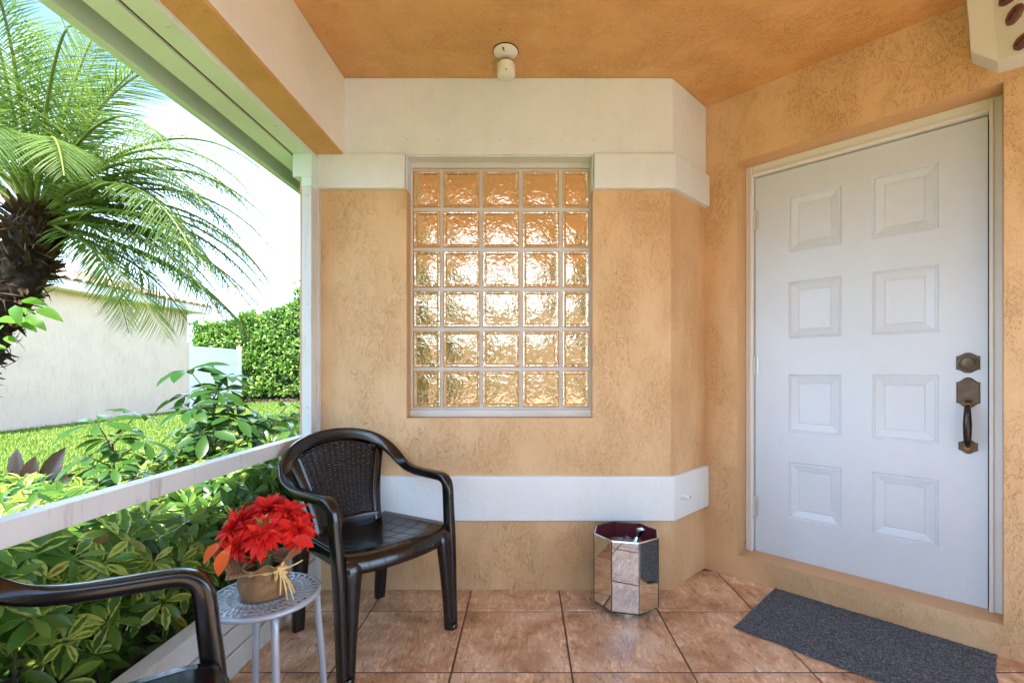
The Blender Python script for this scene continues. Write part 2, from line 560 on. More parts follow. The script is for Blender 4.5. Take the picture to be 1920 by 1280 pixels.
    def build(self, name, mat, parent=None, smooth=None, bevel=0.0, solid=0.0, fix=True, seg=2):
        me = bpy.data.meshes.new(name)
        me.from_pydata(self.v, [], self.f)
        if fix:
            bm = bmesh.new()
            bm.from_mesh(me)
            bmesh.ops.recalc_face_normals(bm, faces=bm.faces)
            bm.to_mesh(me)
            bm.free()
        me.materials.append(mat)
        ob = bpy.data.objects.new(name, me)
        C.objects.link(ob)
        ob.parent = parent
        if smooth is not None:
            for p in me.polygons:
                p.use_smooth = True
            if smooth < 180:
                me.set_sharp_from_angle(angle=R(smooth))
        if solid:
            s = ob.modifiers.new('solid', 'SOLIDIFY')
            s.thickness = solid
            s.offset = 0
        if bevel:
            b = ob.modifiers.new('bevel', 'BEVEL')
            b.width = bevel
            b.segments = seg
            b.limit_method = 'ANGLE'
            b.angle_limit = R(35)
        return ob


def tag(o, label=None, cat=None, group=None, kind=None):
    for k, v in (('label', label), ('category', cat), ('group', group), ('kind', kind)):
        if v:
            o[k] = v
    return o


def empty(name, loc=(0, 0, 0), rz=0.0, parent=None):
    o = bpy.data.objects.new(name, None)
    o.empty_display_size = 0.1
    C.objects.link(o)
    o.location = loc
    o.rotation_euler = (0, 0, rz)
    o.parent = parent
    return o


def copy_tree(o, parent=None):
    c = o.copy()
    C.objects.link(c)
    c.parent = parent
    for ch in list(o.children):
        copy_tree(ch, c)
    return c


def np_mesh(name, V, F, mat, parent=None, attrs=None, smooth=True):
    """V (n,3), F (m,k) arrays of equal-sided faces; attrs: {name: (n,) float per vertex}"""
    V = np.asarray(V, np.float32)
    F = np.asarray(F, np.int32)
    me = bpy.data.meshes.new(name)
    me.vertices.add(len(V))
    me.vertices.foreach_set('co', V.ravel())
    m, k = F.shape
    me.loops.add(m * k)
    me.loops.foreach_set('vertex_index', F.ravel())
    me.polygons.add(m)
    me.polygons.foreach_set('loop_start', np.arange(0, m * k, k, dtype=np.int32))
    me.polygons.foreach_set('loop_total', np.full(m, k, np.int32))
    if smooth:
        me.polygons.foreach_set('use_smooth', np.ones(m, bool))
    for an, av in (attrs or {}).items():
        a = me.attributes.new(an, 'FLOAT', 'POINT')
        a.data.foreach_set('value', np.asarray(av, np.float32))
    me.update(calc_edges=True)
    me.materials.append(mat)
    ob = bpy.data.objects.new(name, me)
    C.objects.link(ob)
    ob.parent = parent
    return ob


def leaf_template(L, W, n=4, fold=0.25, droop=0.3, tipw=0.0, peak=0.45):
    """a leaf along +x, 3 verts across; returns V, F(quads), across(0..1), along(0..1)"""
    V, ac, al = [], [], []
    for i in range(n + 1):
        t = i / n
        w = W / 2 * (math.sin(math.pi * min(1, t ** (math.log(0.5) / math.log(peak)))) ** 0.8 if 0 < t < 1 else tipw)
        x = L * (t - 0.12 * droop * t * t)
        z = -droop * L * t * t
        for s in (-1, 0, 1):
            V.append((x, s * w, z + abs(s) * w * fold))
            ac.append(abs(s))
            al.append(t)
    F = []
    for i in range(n):
        for s in (0, 1):
            a = i * 3 + s
            F.append((a, a + 1, a + 4, a + 3))
    return np.array(V), np.array(F), np.array(ac, float), np.array(al)


def scatter(tpl, mats):
    """place a template under each (3x3 matrix, origin) pair"""
    V, F, ac, al = tpl
    n = len(mats)
    A = np.array([m for m, o in mats])
    O = np.array([o for m, o in mats])
    VV = np.einsum('nij,vj->nvi', A, V) + O[:, None, :]
    FF = F[None] + (np.arange(n) * len(V))[:, None, None]
    r1 = np.repeat(rng.random(n), len(V))
    r2 = np.repeat(rng.random(n), len(V))
    return VV.reshape(-1, 3), FF.reshape(-1, F.shape[1]), dict(rnd=r1, rnd2=r2, across=np.tile(ac, n), along=np.tile(al, n))


def join(parts):
    Vs, Fs, at, o = [], [], {}, 0
    for V, F, a in parts:
        Vs.append(V)
        Fs.append(F + o)
        o += len(V)
        for k, v in a.items():
            at.setdefault(k, []).append(v)
    return np.concatenate(Vs), np.concatenate(Fs), {k: np.concatenate(v) for k, v in at.items()}


def basis(xdir, up, s=1.0):
    x = np.array(xdir, float)
    x /= np.linalg.norm(x) + 1e-9
    u = np.array(up, float)
    z = u - x * u.dot(x)
    z /= np.linalg.norm(z) + 1e-9
    y = np.cross(z, x)
    return np.stack([x, y, z], 1) * s



# ------------------------------------------------------------------ ground and porch floor
g = MB()
g.add([(-220, -220, -0.15), (220, -220, -0.15), (220, 220, -0.15), (-220, 220, -0.15)], [(0, 1, 2, 3)])
tag(g.build('lawn', M['lawn']), kind='structure')
g = MB().prism([(-1.14, -2.6), (-1.14, 8.0), (-2.05, 8.0), (-2.42, 4.6), (-2.36, 3.2), (-2.5, 2.2), (-2.36, 1.0), (-2.5, -0.4), (-2.4, -2.6)], -0.2, -0.105)
tag(g.build('planting_bed', M['mulch']), kind='structure')
g = MB().prism([(-13.6, 18.6), (-6, 19.0), (-6, 24), (-13.6, 24)], -0.2, -0.125)
tag(g.build('hedge_bed', M['mulch']), kind='structure')
g = MB().box(2.6, 9, -18, -1.92, -0.2, -0.115)
tag(g.build('driveway', M['concrete']), kind='structure')
g = MB().box(-1.0, 2.59, -4.5, -1.92, -0.2, -0.115)
tag(g.build('bounce_slab', M['concrete']), kind='structure')  # unseen pale slab added to bounce sunlight up to the ceiling
g = MB().box(-120, 120, -27, -18.1, -0.2, -0.13)
tag(g.build('street', M['asphalt']), kind='structure')

floor = MB().prism([(-1.09, -1.9), (3.3, -1.9), (3.3, 2.3), (1.3, 3.0), (-1.09, 3.0)], -0.22, -0.004).build('porch_floor', M['grout'])
tag(floor, kind='structure')
PX, PY, T0X, T0Y, GAP = 0.4395, 0.4425, -0.2705, 2.1965, 0.0065
for i in range(-2, 8):
    for j in range(-9, 2):
        x0, x1 = max(T0X + i * PX, -1.082) + GAP / 2, min(T0X + (i + 1) * PX, 3.28) - GAP / 2
        y0, y1 = T0Y + (j - 1) * PY + GAP * 0.75, T0Y + j * PY - GAP * 0.75
        if x1 - x0 < 0.03 or y0 < -1.95:
            continue
        if x0 + y0 > 3.60 or y0 > 2.4 and x1 < 0.7:
            continue
        m = MB().box(x0, x1, y0, y1, -0.012, 0.0)
        o = m.build('tile', M['tile'], floor, bevel=0.003, seg=2)

# ------------------------------------------------------------------ the house round the porch
house = tag(empty('house', (0, 0, 0)), 'tan stucco house front with white trim bands around a covered porch', 'house')
YB = 2.41
CC = Vector((1.0, 2.679, 0))
a7 = math.sqrt(0.5)
ES, ED, EZ = (a7, -a7, 0), (a7, a7, 0), (0, 0, 1)
ZC = 2.562

w = MB()
w.box(-1.13, -0.597, YB, 2.75, -0.05, ZC)
w.box(-0.597, 0.340, YB, 2.75, -0.05, 0.858)
w.box(-0.597, 0.340, YB, 2.75, 2.177, ZC)
w.build('wall', M['stucco'], house)
w = MB().prism([(0.340, YB), (0.731, YB), (1.0, 2.679), (1.0, 3.0), (0.340, 3.0)], -0.05, ZC)
w.build('wall', M['stucco'], house)
w = MB()
w.obox(CC, ES, ED, EZ, 0.0, 0.178, 0, 0.26, -0.05, ZC)
w.obox(CC, ES, ED, EZ, 0.178, 1.184, 0, 0.26, -0.05, 0.118)
w.obox(CC, ES, ED, EZ, 0.178, 1.184, 0, 0.26, 2.208, ZC)
w.obox(CC, ES, ED, EZ, 1.184, 2.25, 0, 0.26, -0.05, ZC)
w.build('wall', M['stucco'], house)
# smooth painted reveals lining the door opening, a hair proud of the stucco behind
w = MB()
w.obox(CC, ES, ED, EZ, 0.1775, 0.1805, 0.003, 0.115, 0.1205, 2.2055)
w.obox(CC, ES, ED, EZ, 1.1815, 1.1845, 0.003, 0.115, 0.1205, 2.2055)
w.obox(CC, ES, ED, EZ, 0.1805, 1.1815, 0.003, 0.115, 2.2055, 2.2085)
w.obox(CC, ES, ED, EZ, 0.1775, 1.1845, 0.003, 0.30, 0.1175, 0.1205)
w.build('door_reveal', M['reveal'], house)
w = MB()
w.box(-0.5975, -0.5945, YB + 0.004, 2.485, 0.861, 2.0)
w.box(0.3375, 0.3405, YB + 0.004, 2.485, 0.861, 2.0)
w.box(-0.5975, 0.3405, YB + 0.004, 2.485, 0.858, 0.861)
w.build('window_reveal', M['reveal'], house)
# side wall of the house running out of the frame, the body behind and the roof
w = MB().box(-1.13, 3.6, 3.02, 9.0, -0.2, 2.56)
w.build('wall', M['stucco'], house)
w = MB().box(-0.99, 3.4, -1.2, 3.0, ZC, ZC + 0.03)
w.build('ceiling', M['ceiling'], house)
w = MB()
w.box(-1.40, 3.9, -1.3, 9.3, ZC + 0.04, ZC + 0.14)
w.add([(-1.40, -1.3, ZC + 0.145), (3.9, -1.3, ZC + 0.145), (3.9, 9.3, ZC + 0.145), (-1.40, 9.3, ZC + 0.145), (1.2, 1.2, 3.9), (1.2, 6, 3.9)],
      [(0, 1, 4), (1, 2, 5, 4), (2, 3, 5), (3, 0, 4, 5)])
w.build('roof', M['rooftile'], house)


def band(name, p, x0, z0, z1, mat, chamfer=True, x1=None, q=0.01):
    k = math.tan(math.pi / 8)
    if chamfer:
        e = 0.0005
        poly = [(x0, YB - p), (0.731 + p * k, YB - p), (1.0 + p * a7 - e, 2.679 - p * a7 - e), (1.0 - q * a7, 2.679 + q * a7), (0.731 - q * k, YB + q), (x0, YB + q)]
    else:
        poly = [(x0, YB - p), (x1, YB - p), (x1, YB + q), (x0, YB + q)]
    return MB().prism(poly, z0, z1).build(name, mat, house, bevel=0.007, seg=3)


band('trim_band', 0.012, -0.96, 2.177, ZC, M['white'])
band('trim_band', 0.032, 0.3415, 2.003, 2.1775, M['white'])
band('trim_band', 0.032, -1.035, 2.003, 2.1775, M['white'], False, -0.5985)
band('trim_band', 0.026, -1.125, 0.350, 0.573, M['white'])
# row of small wall plugs across the upper band
for k in range(7):
    x = (762 + 58.6 * k - 985) / 375.5
    o = MB().lathe([(0.001, 0.006), (0.005, 0.005), (0.007, 0.0)], 10).build('wall_plug', M['white'], house, smooth=40)
    o.location = (x, YB - 0.0125, 2.252)
    o.rotation_euler = (R(90), 0, 0)
# spout through the lower band on the splayed wall
sp = MB().lathe([(0.019, 0.0), (0.019, 0.004), (0.013, 0.006), (0.013, 0.03), (0.015, 0.031), (0.015, 0.045), (0.009, 0.045), (0.009, 0.02)], 20, cap1=True).build('hose_spout', M['white'], house, smooth=35)
sp.location = Vector((0.731, YB, 0.463)) + Vector((a7, a7, 0)) * 0.065 + Vector((a7, -a7, 0)) * 0.0265
sp.rotation_euler = (R(90), 0, R(45))

# beam over the screen opening (turned a little against the wall)
BROT = -0.0222
bm_ = empty('beam', (-0.903, YB, 0), BROT, house)
MB().box(-0.136, 0.0, -3.6, 0.0, 2.181, ZC).build('beam_face', M['beam'], bm_, bevel=0.006)
MB().box(-0.136, -0.002, -3.6, 0.0, 2.168, 2.1805).build('beam_soffit', M['ceiling'], bm_, bevel=0.003)
MB().box(-0.26, -0.136, -3.6, 6.0, 2.19, 2.56).build('eave_box', M['recess'], bm_)
MB().box(-0.330, -0.238, -3.6, 6.0, 2.148, 2.1895).build('soffit_board', M['alu_bounce'], bm_)
MB().box(-0.46, -0.330, -3.6, 6.0, 2.25, 2.28).build('soffit_board', M['recess'], bm_)
MB().box(-0.475, -0.437, -3.6, 6.2, 2.160, 2.52).build('fascia', M['fascia'], bm_, bevel=0.004)

# ------------------------------------------------------------------ window of glass blocks
win = empty('window', (0, 0, 0), 0, house)
win['label'] = 'glass block window of thirty wavy blocks in white joints'
cols = [(-0.581, -0.4427), (-0.426, -0.238), (-0.2214, -0.0304), (-0.0138, 0.1771), (0.1937, 0.332)]
f = MB()
f.box(-0.5945, 0.3375, 2.499, 2.60, 0.861, 2.176)
f.box(-0.5943, -0.5815, 2.481, 2.4985, 0.8965, 2.143)
f.box(0.3325, 0.3373, 2.481, 2.4985, 0.8965, 2.143)
f.box(-0.5943, 0.3373, 2.470, 2.4985, 0.8615, 0.896)
f.box(-0.5943, 0.3373, 2.476, 2.4985, 2.1435, 2.176)
f.build('window_frame', M['mortar'], win, bevel=0.002)
f = MB()
f.box(-0.5965, -0.590, YB - 0.01, 2.49, 2.003, 2.1755)
f.box(0.333, 0.3395, YB - 0.01, 2.49, 2.003, 2.1755)
f.box(-0.5895, 0.3325, YB - 0.008, 2.476, 2.1685, 2.1755)
f.build('window_head', M['white'], win, bevel=0.002)


def block_mesh(wd, ht):
    m = MB()
    prof = [(0, 0.012), (0.002, 0.003), (0.006, 0.0), (0.012, 0.0005), (0.018, 0.007)]
    n = 8
    ring = []
    for ins, dep in prof:
        a, b = wd / 2 - ins, ht / 2 - ins
        r = []
        r += [(-a + 2 * a * i / n, dep, -b) for i in range(n)]
        r += [(a, dep, -b + 2 * b * i / n) for i in range(n)]
        r += [(a - 2 * a * i / n, dep, b) for i in range(n)]
        r += [(-a, dep, b - 2 * b * i / n) for i in range(n)]
        ring.append(r)
    for r in ring:
        m.v += r
    L = 4 * n
    for k in range(len(prof) - 1):
        for i in range(L):
            m.f.append((k * L + i, k * L + (i + 1) % L, (k + 1) * L + (i + 1) % L, (k + 1) * L + i))
    a, b = wd / 2 - 0.018, ht / 2 - 0.018
    m.grid(lambda i, j: (-a + 2 * a * i / n, 0.007 - 0.003 * math.sin(math.pi * i / n) * math.sin(math.pi * j / n), -b + 2 * b * j / n), n, n)
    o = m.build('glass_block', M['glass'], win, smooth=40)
    return o


first = {}
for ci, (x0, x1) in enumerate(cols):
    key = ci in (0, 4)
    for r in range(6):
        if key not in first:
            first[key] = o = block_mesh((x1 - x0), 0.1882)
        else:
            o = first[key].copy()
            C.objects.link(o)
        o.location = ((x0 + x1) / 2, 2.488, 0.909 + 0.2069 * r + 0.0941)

# ------------------------------------------------------------------ front door
door = empty('door', (0, 0, 0), 0, house)
door['label'] = 'white eight-panel front door with aged bronze handle'
DS0, DS1, DZ0, DZ1, DD = 0.2235, 1.1365, 0.121, 2.142, 0.135


def DP(s, d, z):
    return CC + Vector(ES) * s + Vector(ED) * d + Vector((0, 0, z))


pc = [(0.388, 0.624), (0.746, 0.983)]
pr = [(0.333, 0.626), (0.780, 1.079), (1.265, 1.559), (1.714, 2.004)]
ss = [DS0, *pc[0], *pc[1], DS1]
zs = [DZ0, *pr[0], *pr[1], *pr[2], *pr[3], DZ1]
m = MB()
for i in range(len(ss) - 1):
    for j in range(len(zs) - 1):
        if i in (1, 3) and j in (1, 3, 5, 7):
            continue
        m.add([DP(ss[i], DD, zs[j]), DP(ss[i + 1], DD, zs[j]), DP(ss[i + 1], DD, zs[j + 1]), DP(ss[i], DD, zs[j + 1])], [(0, 1, 2, 3)])
for (s0, s1, z0, z1) in ((DS0, DS0, DZ0, DZ1), (DS1, DS1, DZ0, DZ1)):
    m.add([DP(s0, DD, z0), DP(s0, DD + 0.04, z0), DP(s0, DD + 0.04, z1), DP(s0, DD, z1)], [(0, 1, 2, 3)])
for z in (DZ0, DZ1):
    m.add([DP(DS0, DD, z), DP(DS1, DD, z), DP(DS1, DD + 0.04, z), DP(DS0, DD + 0.04, z)], [(0, 1, 2, 3)])
bmm = m.build('door_slab', M['door'], door, fix=False)
bm2 = bmesh.new()
bm2.from_mesh(bmm.data)
bmesh.ops.remove_doubles(bm2, verts=bm2.verts, dist=0.0004)
bm2.to_mesh(bmm.data)
bm2.free()
for (s0, s1) in pc:
    for (z0, z1) in pr:
        m = MB()
        prof = [(0, 0), (0.004, 0.006), (0.008, 0.007), (0.013, 0.002), (0.044, 0.010), (0.046, 0.0125), (0.048, 0.0125), (0.050, 0.0095)]
        for ins, dp in prof:
            m.v += [tuple(DP(s, DD + dp, z)) for s, z in ((s0 + ins, z0 + ins), (s1 - ins, z0 + ins), (s1 - ins, z1 - ins), (s0 + ins, z1 - ins))]
        for k in range(len(prof) - 1):
            for i in range(4):
                m.f.append((k * 4 + i, k * 4 + (i + 1) % 4, (k + 1) * 4 + (i + 1) % 4, (k + 1) * 4 + i))
        q = (len(prof) - 1) * 4
        m.f.append((q, q + 1, q + 2, q + 3))
        m.build('panel', M['door'], door, fix=False)
# frame, stops and the dark gap behind the slab
m = MB()
for s0, s1 in ((0.1812, 0.2190), (1.1410, 1.1808)):
    m.obox(CC, ES, ED, EZ, s0, s1, 0.112, 0.245, 0.1212, 2.2052)
m.obox(CC, ES, ED, EZ, 0.2192, 1.1408, 0.112, 0.245, 2.1475, 2.2052)
m.obox(CC, ES, ED, EZ, 1.1408, 1.1540, 0.1035, 0.1115, 0.1212, 2.190)
m.obox(CC, ES, ED, EZ, 0.2050, 0.2188, 0.1035, 0.1115, 0.1212, 2.190)
m.obox(CC, ES, ED, EZ, 0.2192, 1.1406, 0.1035, 0.1115, 2.150, 2.163)
m.build('door_frame', M['frame'], house, bevel=0.002)
m = MB().obox(CC, ES, ED, EZ, 0.2192, 1.1408, 0.182, 0.20, 0.1212, 2.147)
m.build('gap_shade_plate', M['dark'], door)  # near-black plate standing in for shade in the gap round the slab
for z in (1.911, 1.126, 0.362):
    m = MB()
    m.lathe([(0.0055, -0.056), (0.0075, -0.054), (0.0075, -0.020), (0.0060, -0.0195), (0.0060, -0.018), (0.0075, -0.0175), (0.0075, 0.0175), (0.0060, 0.018), (0.0060, 0.0195), (0.0075, 0.020), (0.0075, 0.054), (0.0055, 0.056)], 12)
    m.box(-0.003, 0.022, 0.0062, 0.0078, -0.05, 0.05)
    h = m.build('hinge', M['steel'], door, smooth=30)
    h.location = DP(0.2215, 0.125, z)
    h.rotation_euler = (0, 0, R(-45))


def plate_outline(a, b, c, n=9):
    """half width a, half height b, arch rise c: arched ends and stepped corners"""
    top = [(-0.58 * a + 1.16 * a * i / n, b - c * (2 * i / n - 1) ** 2) for i in range(n + 1)]
    pts = top + [(0.70 * a, b - 1.25 * c), (0.82 * a, b - 1.55 * c), (a, b - 1.6 * c)]
    pts += [(x, -y) for x, y in reversed(pts)]
    left = [(-0.82 * a, -(b - 1.55 * c)), (-0.70 * a, -(b - 1.25 * c))]
    res = [(-a, b - 1.6 * c), (-0.82 * a, b - 1.55 * c), (-0.70 * a, b - 1.25 * c)] + pts
    res += [(-0.70 * a, -(b - 1.25 * c)), (-0.82 * a, -(b - 1.55 * c)), (-a, -(b - 1.6 * c))]
    return res


def plate(name, s, z, a, b, c, parent):
    """two stepped layers, built in (s, z) with y pointing out of the door"""
    m = MB()
    for k, (sc, y0, y1) in enumerate(((1.0, 0.0, 0.004), (0.90, 0.004, 0.0075))):
        ol = [(x * sc, y * (1 - (1 - sc) * a / b)) for x, y in plate_outline(a, b, c)]
        n = len(ol)
        ins = [(x * 0.96, y * 0.97) for x, y in ol]
        vs = [(x, -y0, y) for x, y in ol] + [(x, -(y1 - 0.0015), y) for x, y in ol] + [(x, -y1, y) for x, y in ins]
        fs = [(i, (i + 1) % n, n + (i + 1) % n, n + i) for i in range(n)] + [(n + i, n + (i + 1) % n, 2 * n + (i + 1) % n, 2 * n + i) for i in range(n)]
        fs.append(tuple(2 * n + i for i in range(n)))
        m.add(vs, fs)
    o = m.build(name, M['bronze'], parent, smooth=30)
    o.location = DP(s, DD - 0.0003, z)
    o.rotation_euler = (0, 0, R(-45))
    return o


db = plate('deadbolt', 1.077, 1.131, 0.037, 0.043, 0.009, door)
o = MB().lathe([(0.032, 0.0), (0.033, 0.006), (0.030, 0.013), (0.027, 0.0135), (0.025, 0.010), (0.0225, 0.010), (0.021, 0.016), (0.006, 0.017), (0.0055, 0.019), (0.002, 0.019), (0.0015, 0.016)], 28).build('lock_cylinder', M['bronze'], db, smooth=35)
o.location = (0, -0.0074, 0)
o.rotation_euler = (R(90), 0, 0)
hp = plate('handle', 1.077, 1.006, 0.037, 0.065, 0.013, door)
g = MB()
pts = [(0, -0.004, -0.047), (0, -0.030, -0.050), (0, -0.050, -0.060), (0, -0.058, -0.085), (0, -0.060, -0.13), (0, -0.058, -0.18), (0, -0.050, -0.210), (0, -0.030, -0.224), (0, -0.004, -0.228)]
g.tube(pts, [0.010, 0.010, 0.0105, 0.0125, 0.0150, 0.0135, 0.0115, 0.010, 0.010], 14)
g.build('grip', mat_simple('dark_bronze', srgb(66, 58, 54), 0.28, metal=0.8, var=0.35, scale=25), hp, smooth=60)
g = MB().tube([pts[0], (0, -0.024, -0.049), (0, -0.040, -0.0535)], [0.0118, 0.0118, 0.0118], 14)
g.build('grip_collar', M['brass'], hp, smooth=60)
g = MB().tube([pts[-1], (0, -0.024, -0.226), (0, -0.040, -0.2185)], [0.0118, 0.0118, 0.0118], 14)
g.build('grip_collar', M['brass'], hp, smooth=60)
g = MB().box(-0.014, 0.014, -0.030, -0.0078, -0.034, -0.030).build('thumb_latch', M['black'], hp, bevel=0.0015)
lp = plate('handle_base', 1.077, 0.781, 0.030, 0.031, 0.009, door)
o = MB().lathe([(0.007, 0), (0.006, 0.002), (0.001, 0.0025)], 12).build('door_screw', M['frame'], door, smooth=40)
o.location = DP(1.064, DD, 0.205)
o.rotation_euler = (R(90), 0, R(-45))

# ------------------------------------------------------------------ screen enclosure of white aluminium
scr = tag(empty('screen_frame', (-1.036, YB, 0), BROT), 'white aluminium porch screen frame with rail, post and low kick boards', 'screen frame')
MB().box(-0.047, 0.0, -0.082, -0.022, 0.25, 2.02).build('post', M['alu'], scr, bevel=0.002)
MB().box(-0.060, -0.047, -0.075, -0.030, 0.25, 2.02).build('post_flange', M['reveal'], scr)
MB().box(-0.012, 0.010, -0.021, -0.002, 0.02, 2.02).build('post_flange', M['alu'], scr)
b = MB().box(-0.088, 0.006, -0.090, -0.016, 2.036, 2.147)
b.box(-0.047, 0.004, -0.088, -0.018, 1.992, 2.036)
b.build('post_bracket', M['alu_bounce'], scr, bevel=0.002)
MB().box(-0.089, 0.0, -4.3, -0.001, 2.148, 2.18).build('header', M['alu_bounce'], scr, bevel=0.002)
MB().box(-0.103, -0.0895, -4.3, -0.001, 2.156, 2.18).build('screen_groove', mat_simple('brown_spline', srgb(92, 66, 38), 0.8), scr)
MB().box(-0.047, 0.0, -4.3, -0.0825, 0.734, 0.790).build('rail', M['alu'], scr, bevel=0.002)
MB().box(-0.047, 0.0, -4.3, -0.0225, -0.02, 0.0825).build('kick_board', M['kick'], scr, bevel=0.003)
MB().box(-0.047, -0.006, -4.3, -0.0225, 0.0855, 0.164).build('kick_board', M['kick'], scr, bevel=0.003)
MB().box(-0.047, -0.012, -4.3, -0.0225, 0.167, 0.242).build('kick_board', M['kick'], scr, bevel=0.003)
MB().box(-0.055, 0.004, -4.3, -0.083, 0.2425, 0.262).build('kick_cap', M['kick'], scr, bevel=0.002)
for yy in (-0.35, -0.95, -1.55):
    o = MB().lathe([(0.006, 0), (0.005, -0.003), (0.001, -0.004)], 10).build('screw', M['steel'], scr, smooth=40)
    o.location = (-0.03, yy, 2.1478)
for zz in (1.95, 1.42, 0.92):
    o = MB().lathe([(0.0055, 0), (0.0045, 0.003), (0.001, 0.004)], 10).build('screw', M['steel'], scr, smooth=40)
    o.location = (-0.022, -0.0822, zz)
    o.rotation_euler = (R(90), 0, 0)

# ------------------------------------------------------------------ neighbouring house, fence, hedge
GZ = -0.15
nb = tag(empty('neighbor_house', (-10.7, 11, GZ)), 'cream neighbouring house with pale tiled roof across the lawn', 'house')
MB().box(-7, 0, -9, 4.2, 0, 3.12).build('wall', M['nwall'], nb)
MB().box(-6.9, 0.012, -9.05, 4.212, -0.02, 0.10).build('wall_base', M['nwall'], nb, bevel=0.01)
MB().box(-7.4, 0.45, -9.5, 4.65, 3.09, 3.12).build('soffit', M['nwhite'], nb)
fa = MB().box(0.45, 0.48, -9.5, 4.68, 3.07, 3.27)
fa.box(-7.4, 0.4499, 4.65, 4.68, 3.07, 3.27)
fa.build('fascia', M['nwhite'], nb, bevel=0.005)
SL = R(17)
rf = MB()
hx, hz = -3.6, 3.25 + 4.08 * math.tan(SL)
rf.add([(0.5, -9.5, 3.25), (0.5, 4.7, 3.25), (hx, 0.9, hz), (hx, -9.5, hz), (-7.6, 4.7, 3.25), (-7.6, -9.5, 3.25)], [(0, 1, 2, 3), (1, 4, 2), (3, 2, 4, 5)])
roof = rf.build('roof', M['rooftile'], nb)
t0 = None
for i in range(28):
    yy = -3.2 + i * 0.285
    for r in range(12):
        d = 0.02 + r * 0.36
        xx = 0.52 - d * math.cos(SL)
        zz = 3.262 + d * math.sin(SL)
        if yy + 0.1 > 4.65 - (0.5 - xx) * 0.93:
            continue
        if t0 is None:
            m = MB()
            m.grid(lambda a, b: ((-0.40 * a), 0.13 * math.cos(math.pi * b / 6) * (1 - 0.1 * a), 0.075 * math.sin(math.pi * b / 6) * (1 - 0.1 * a)), 1, 6)
            t0 = o = m.build('roof_tile', M['rooftile'], roof, smooth=60, solid=0.014)
        else:
            o = t0.copy()
            C.objects.link(o)
        o.location = (xx, yy, zz)
        o.rotation_euler = (0, SL - 0.03, random.uniform(-0.02, 0.02))

fn = tag(empty('vinyl_fence', (-10.72, 15.26, GZ), math.atan2(3.1, -0.22)), 'white vinyl privacy fence between the neighbouring house and hedge', 'fence')
FL = 3.1
for x in (0.06, FL):
    p = MB().box(x - 0.065, x + 0.065, -0.065, 0.065, 0, 2.12)
    p.add([(x - 0.075, -0.075, 2.12), (x + 0.075, -0.075, 2.12), (x + 0.075, 0.075, 2.12), (x - 0.075, 0.075, 2.12), (x, 0, 2.17)], [(0, 1, 4), (1, 2, 4), (2, 3, 4), (3, 0, 4), (0, 3, 2, 1)])
    p.build('post', M['nwhite'], fn, bevel=0.004)
for z in (0.16, 1.52, 1.93):
    MB().box(0.126, FL - 0.066, -0.032, 0.032, z, z + 0.10).build('rail', M['nwhite'], fn, bevel=0.004)
nbd = 17
for k in range(nbd):
    x = 0.126 + (FL - 0.192) * k / nbd
    MB().box(x + 0.002, x + (FL - 0.192) / nbd - 0.002, -0.012, 0.012, 0.10, 1.94).build('board', M['nwhite'], fn)


# ------------------------------------------------------------------ ceiling lamp holder
lf = tag(empty('ceiling_fixture', (-0.090, 2.20, ZC)), 'small white round ceiling fixture with a cylindrical sensor head', 'fixture')
MB().lathe([(0.0595, 0.0), (0.0595, -0.003)], 40).build('gasket', M['black'], lf, smooth=40)
MB().lathe([(0.056, -0.0032), (0.055, -0.008), (0.040, -0.013), (0.018, -0.016), (0.001, -0.017)], 40).build('canopy', M['fixture'], lf, smooth=40)
m = MB().lathe([(0.0045, 0.0), (0.0045, -0.0015)], 12)
m.box(-0.0022, 0.0022, 0.002, 0.018, -0.0015, 0.0)
o = m.build('keyhole', M['black'], lf)
o.location = (-0.010, -0.040, -0.0125)
o.rotation_euler = (R(-10), 0, R(-14))
HO = (0, 0.047, 0)
MB().lathe([(0.014, -0.010), (0.012, -0.016), (0.012, -0.022)], 24, HO).build('neck', M['fixture'], lf, smooth=40)
MB().lathe([(0.016, -0.0221), (0.036, -0.0225), (0.0395, -0.026), (0.0395, -0.032)], 32, HO).build('lens_ring', M['clear'], lf, smooth=40)
MB().lathe([(0.0405, -0.0322), (0.0425, -0.036), (0.0425, -0.070), (0.0405, -0.0715), (0.0405, -0.0735), (0.0425, -0.075), (0.041, -0.084), (0.036, -0.087), (0.001, -0.088)], 32, HO).build('sensor_head', M['fixture'], lf, smooth=40)
o = MB().lathe([(0.0035, 0.0), (0.003, 0.0015), (0.0005, 0.002)], 10).build('set_screw', M['black'], lf)
o.location = (0.002, 0.0058, -0.080)
o.rotation_euler = (R(90), 0, 0)

# ------------------------------------------------------------------ white box with brown ovals near the ceiling by the door
hb = tag(empty('wall_ornament', (1.76, 1.79, 2.30)), 'white angular wall box with brown oval ornaments, high beside the door', 'ornament')


def PXL(px, py, Y):
    return Vector(((px - 985) / 900 * Y, Y, 1.1 + (694 - py) / 900 * Y))


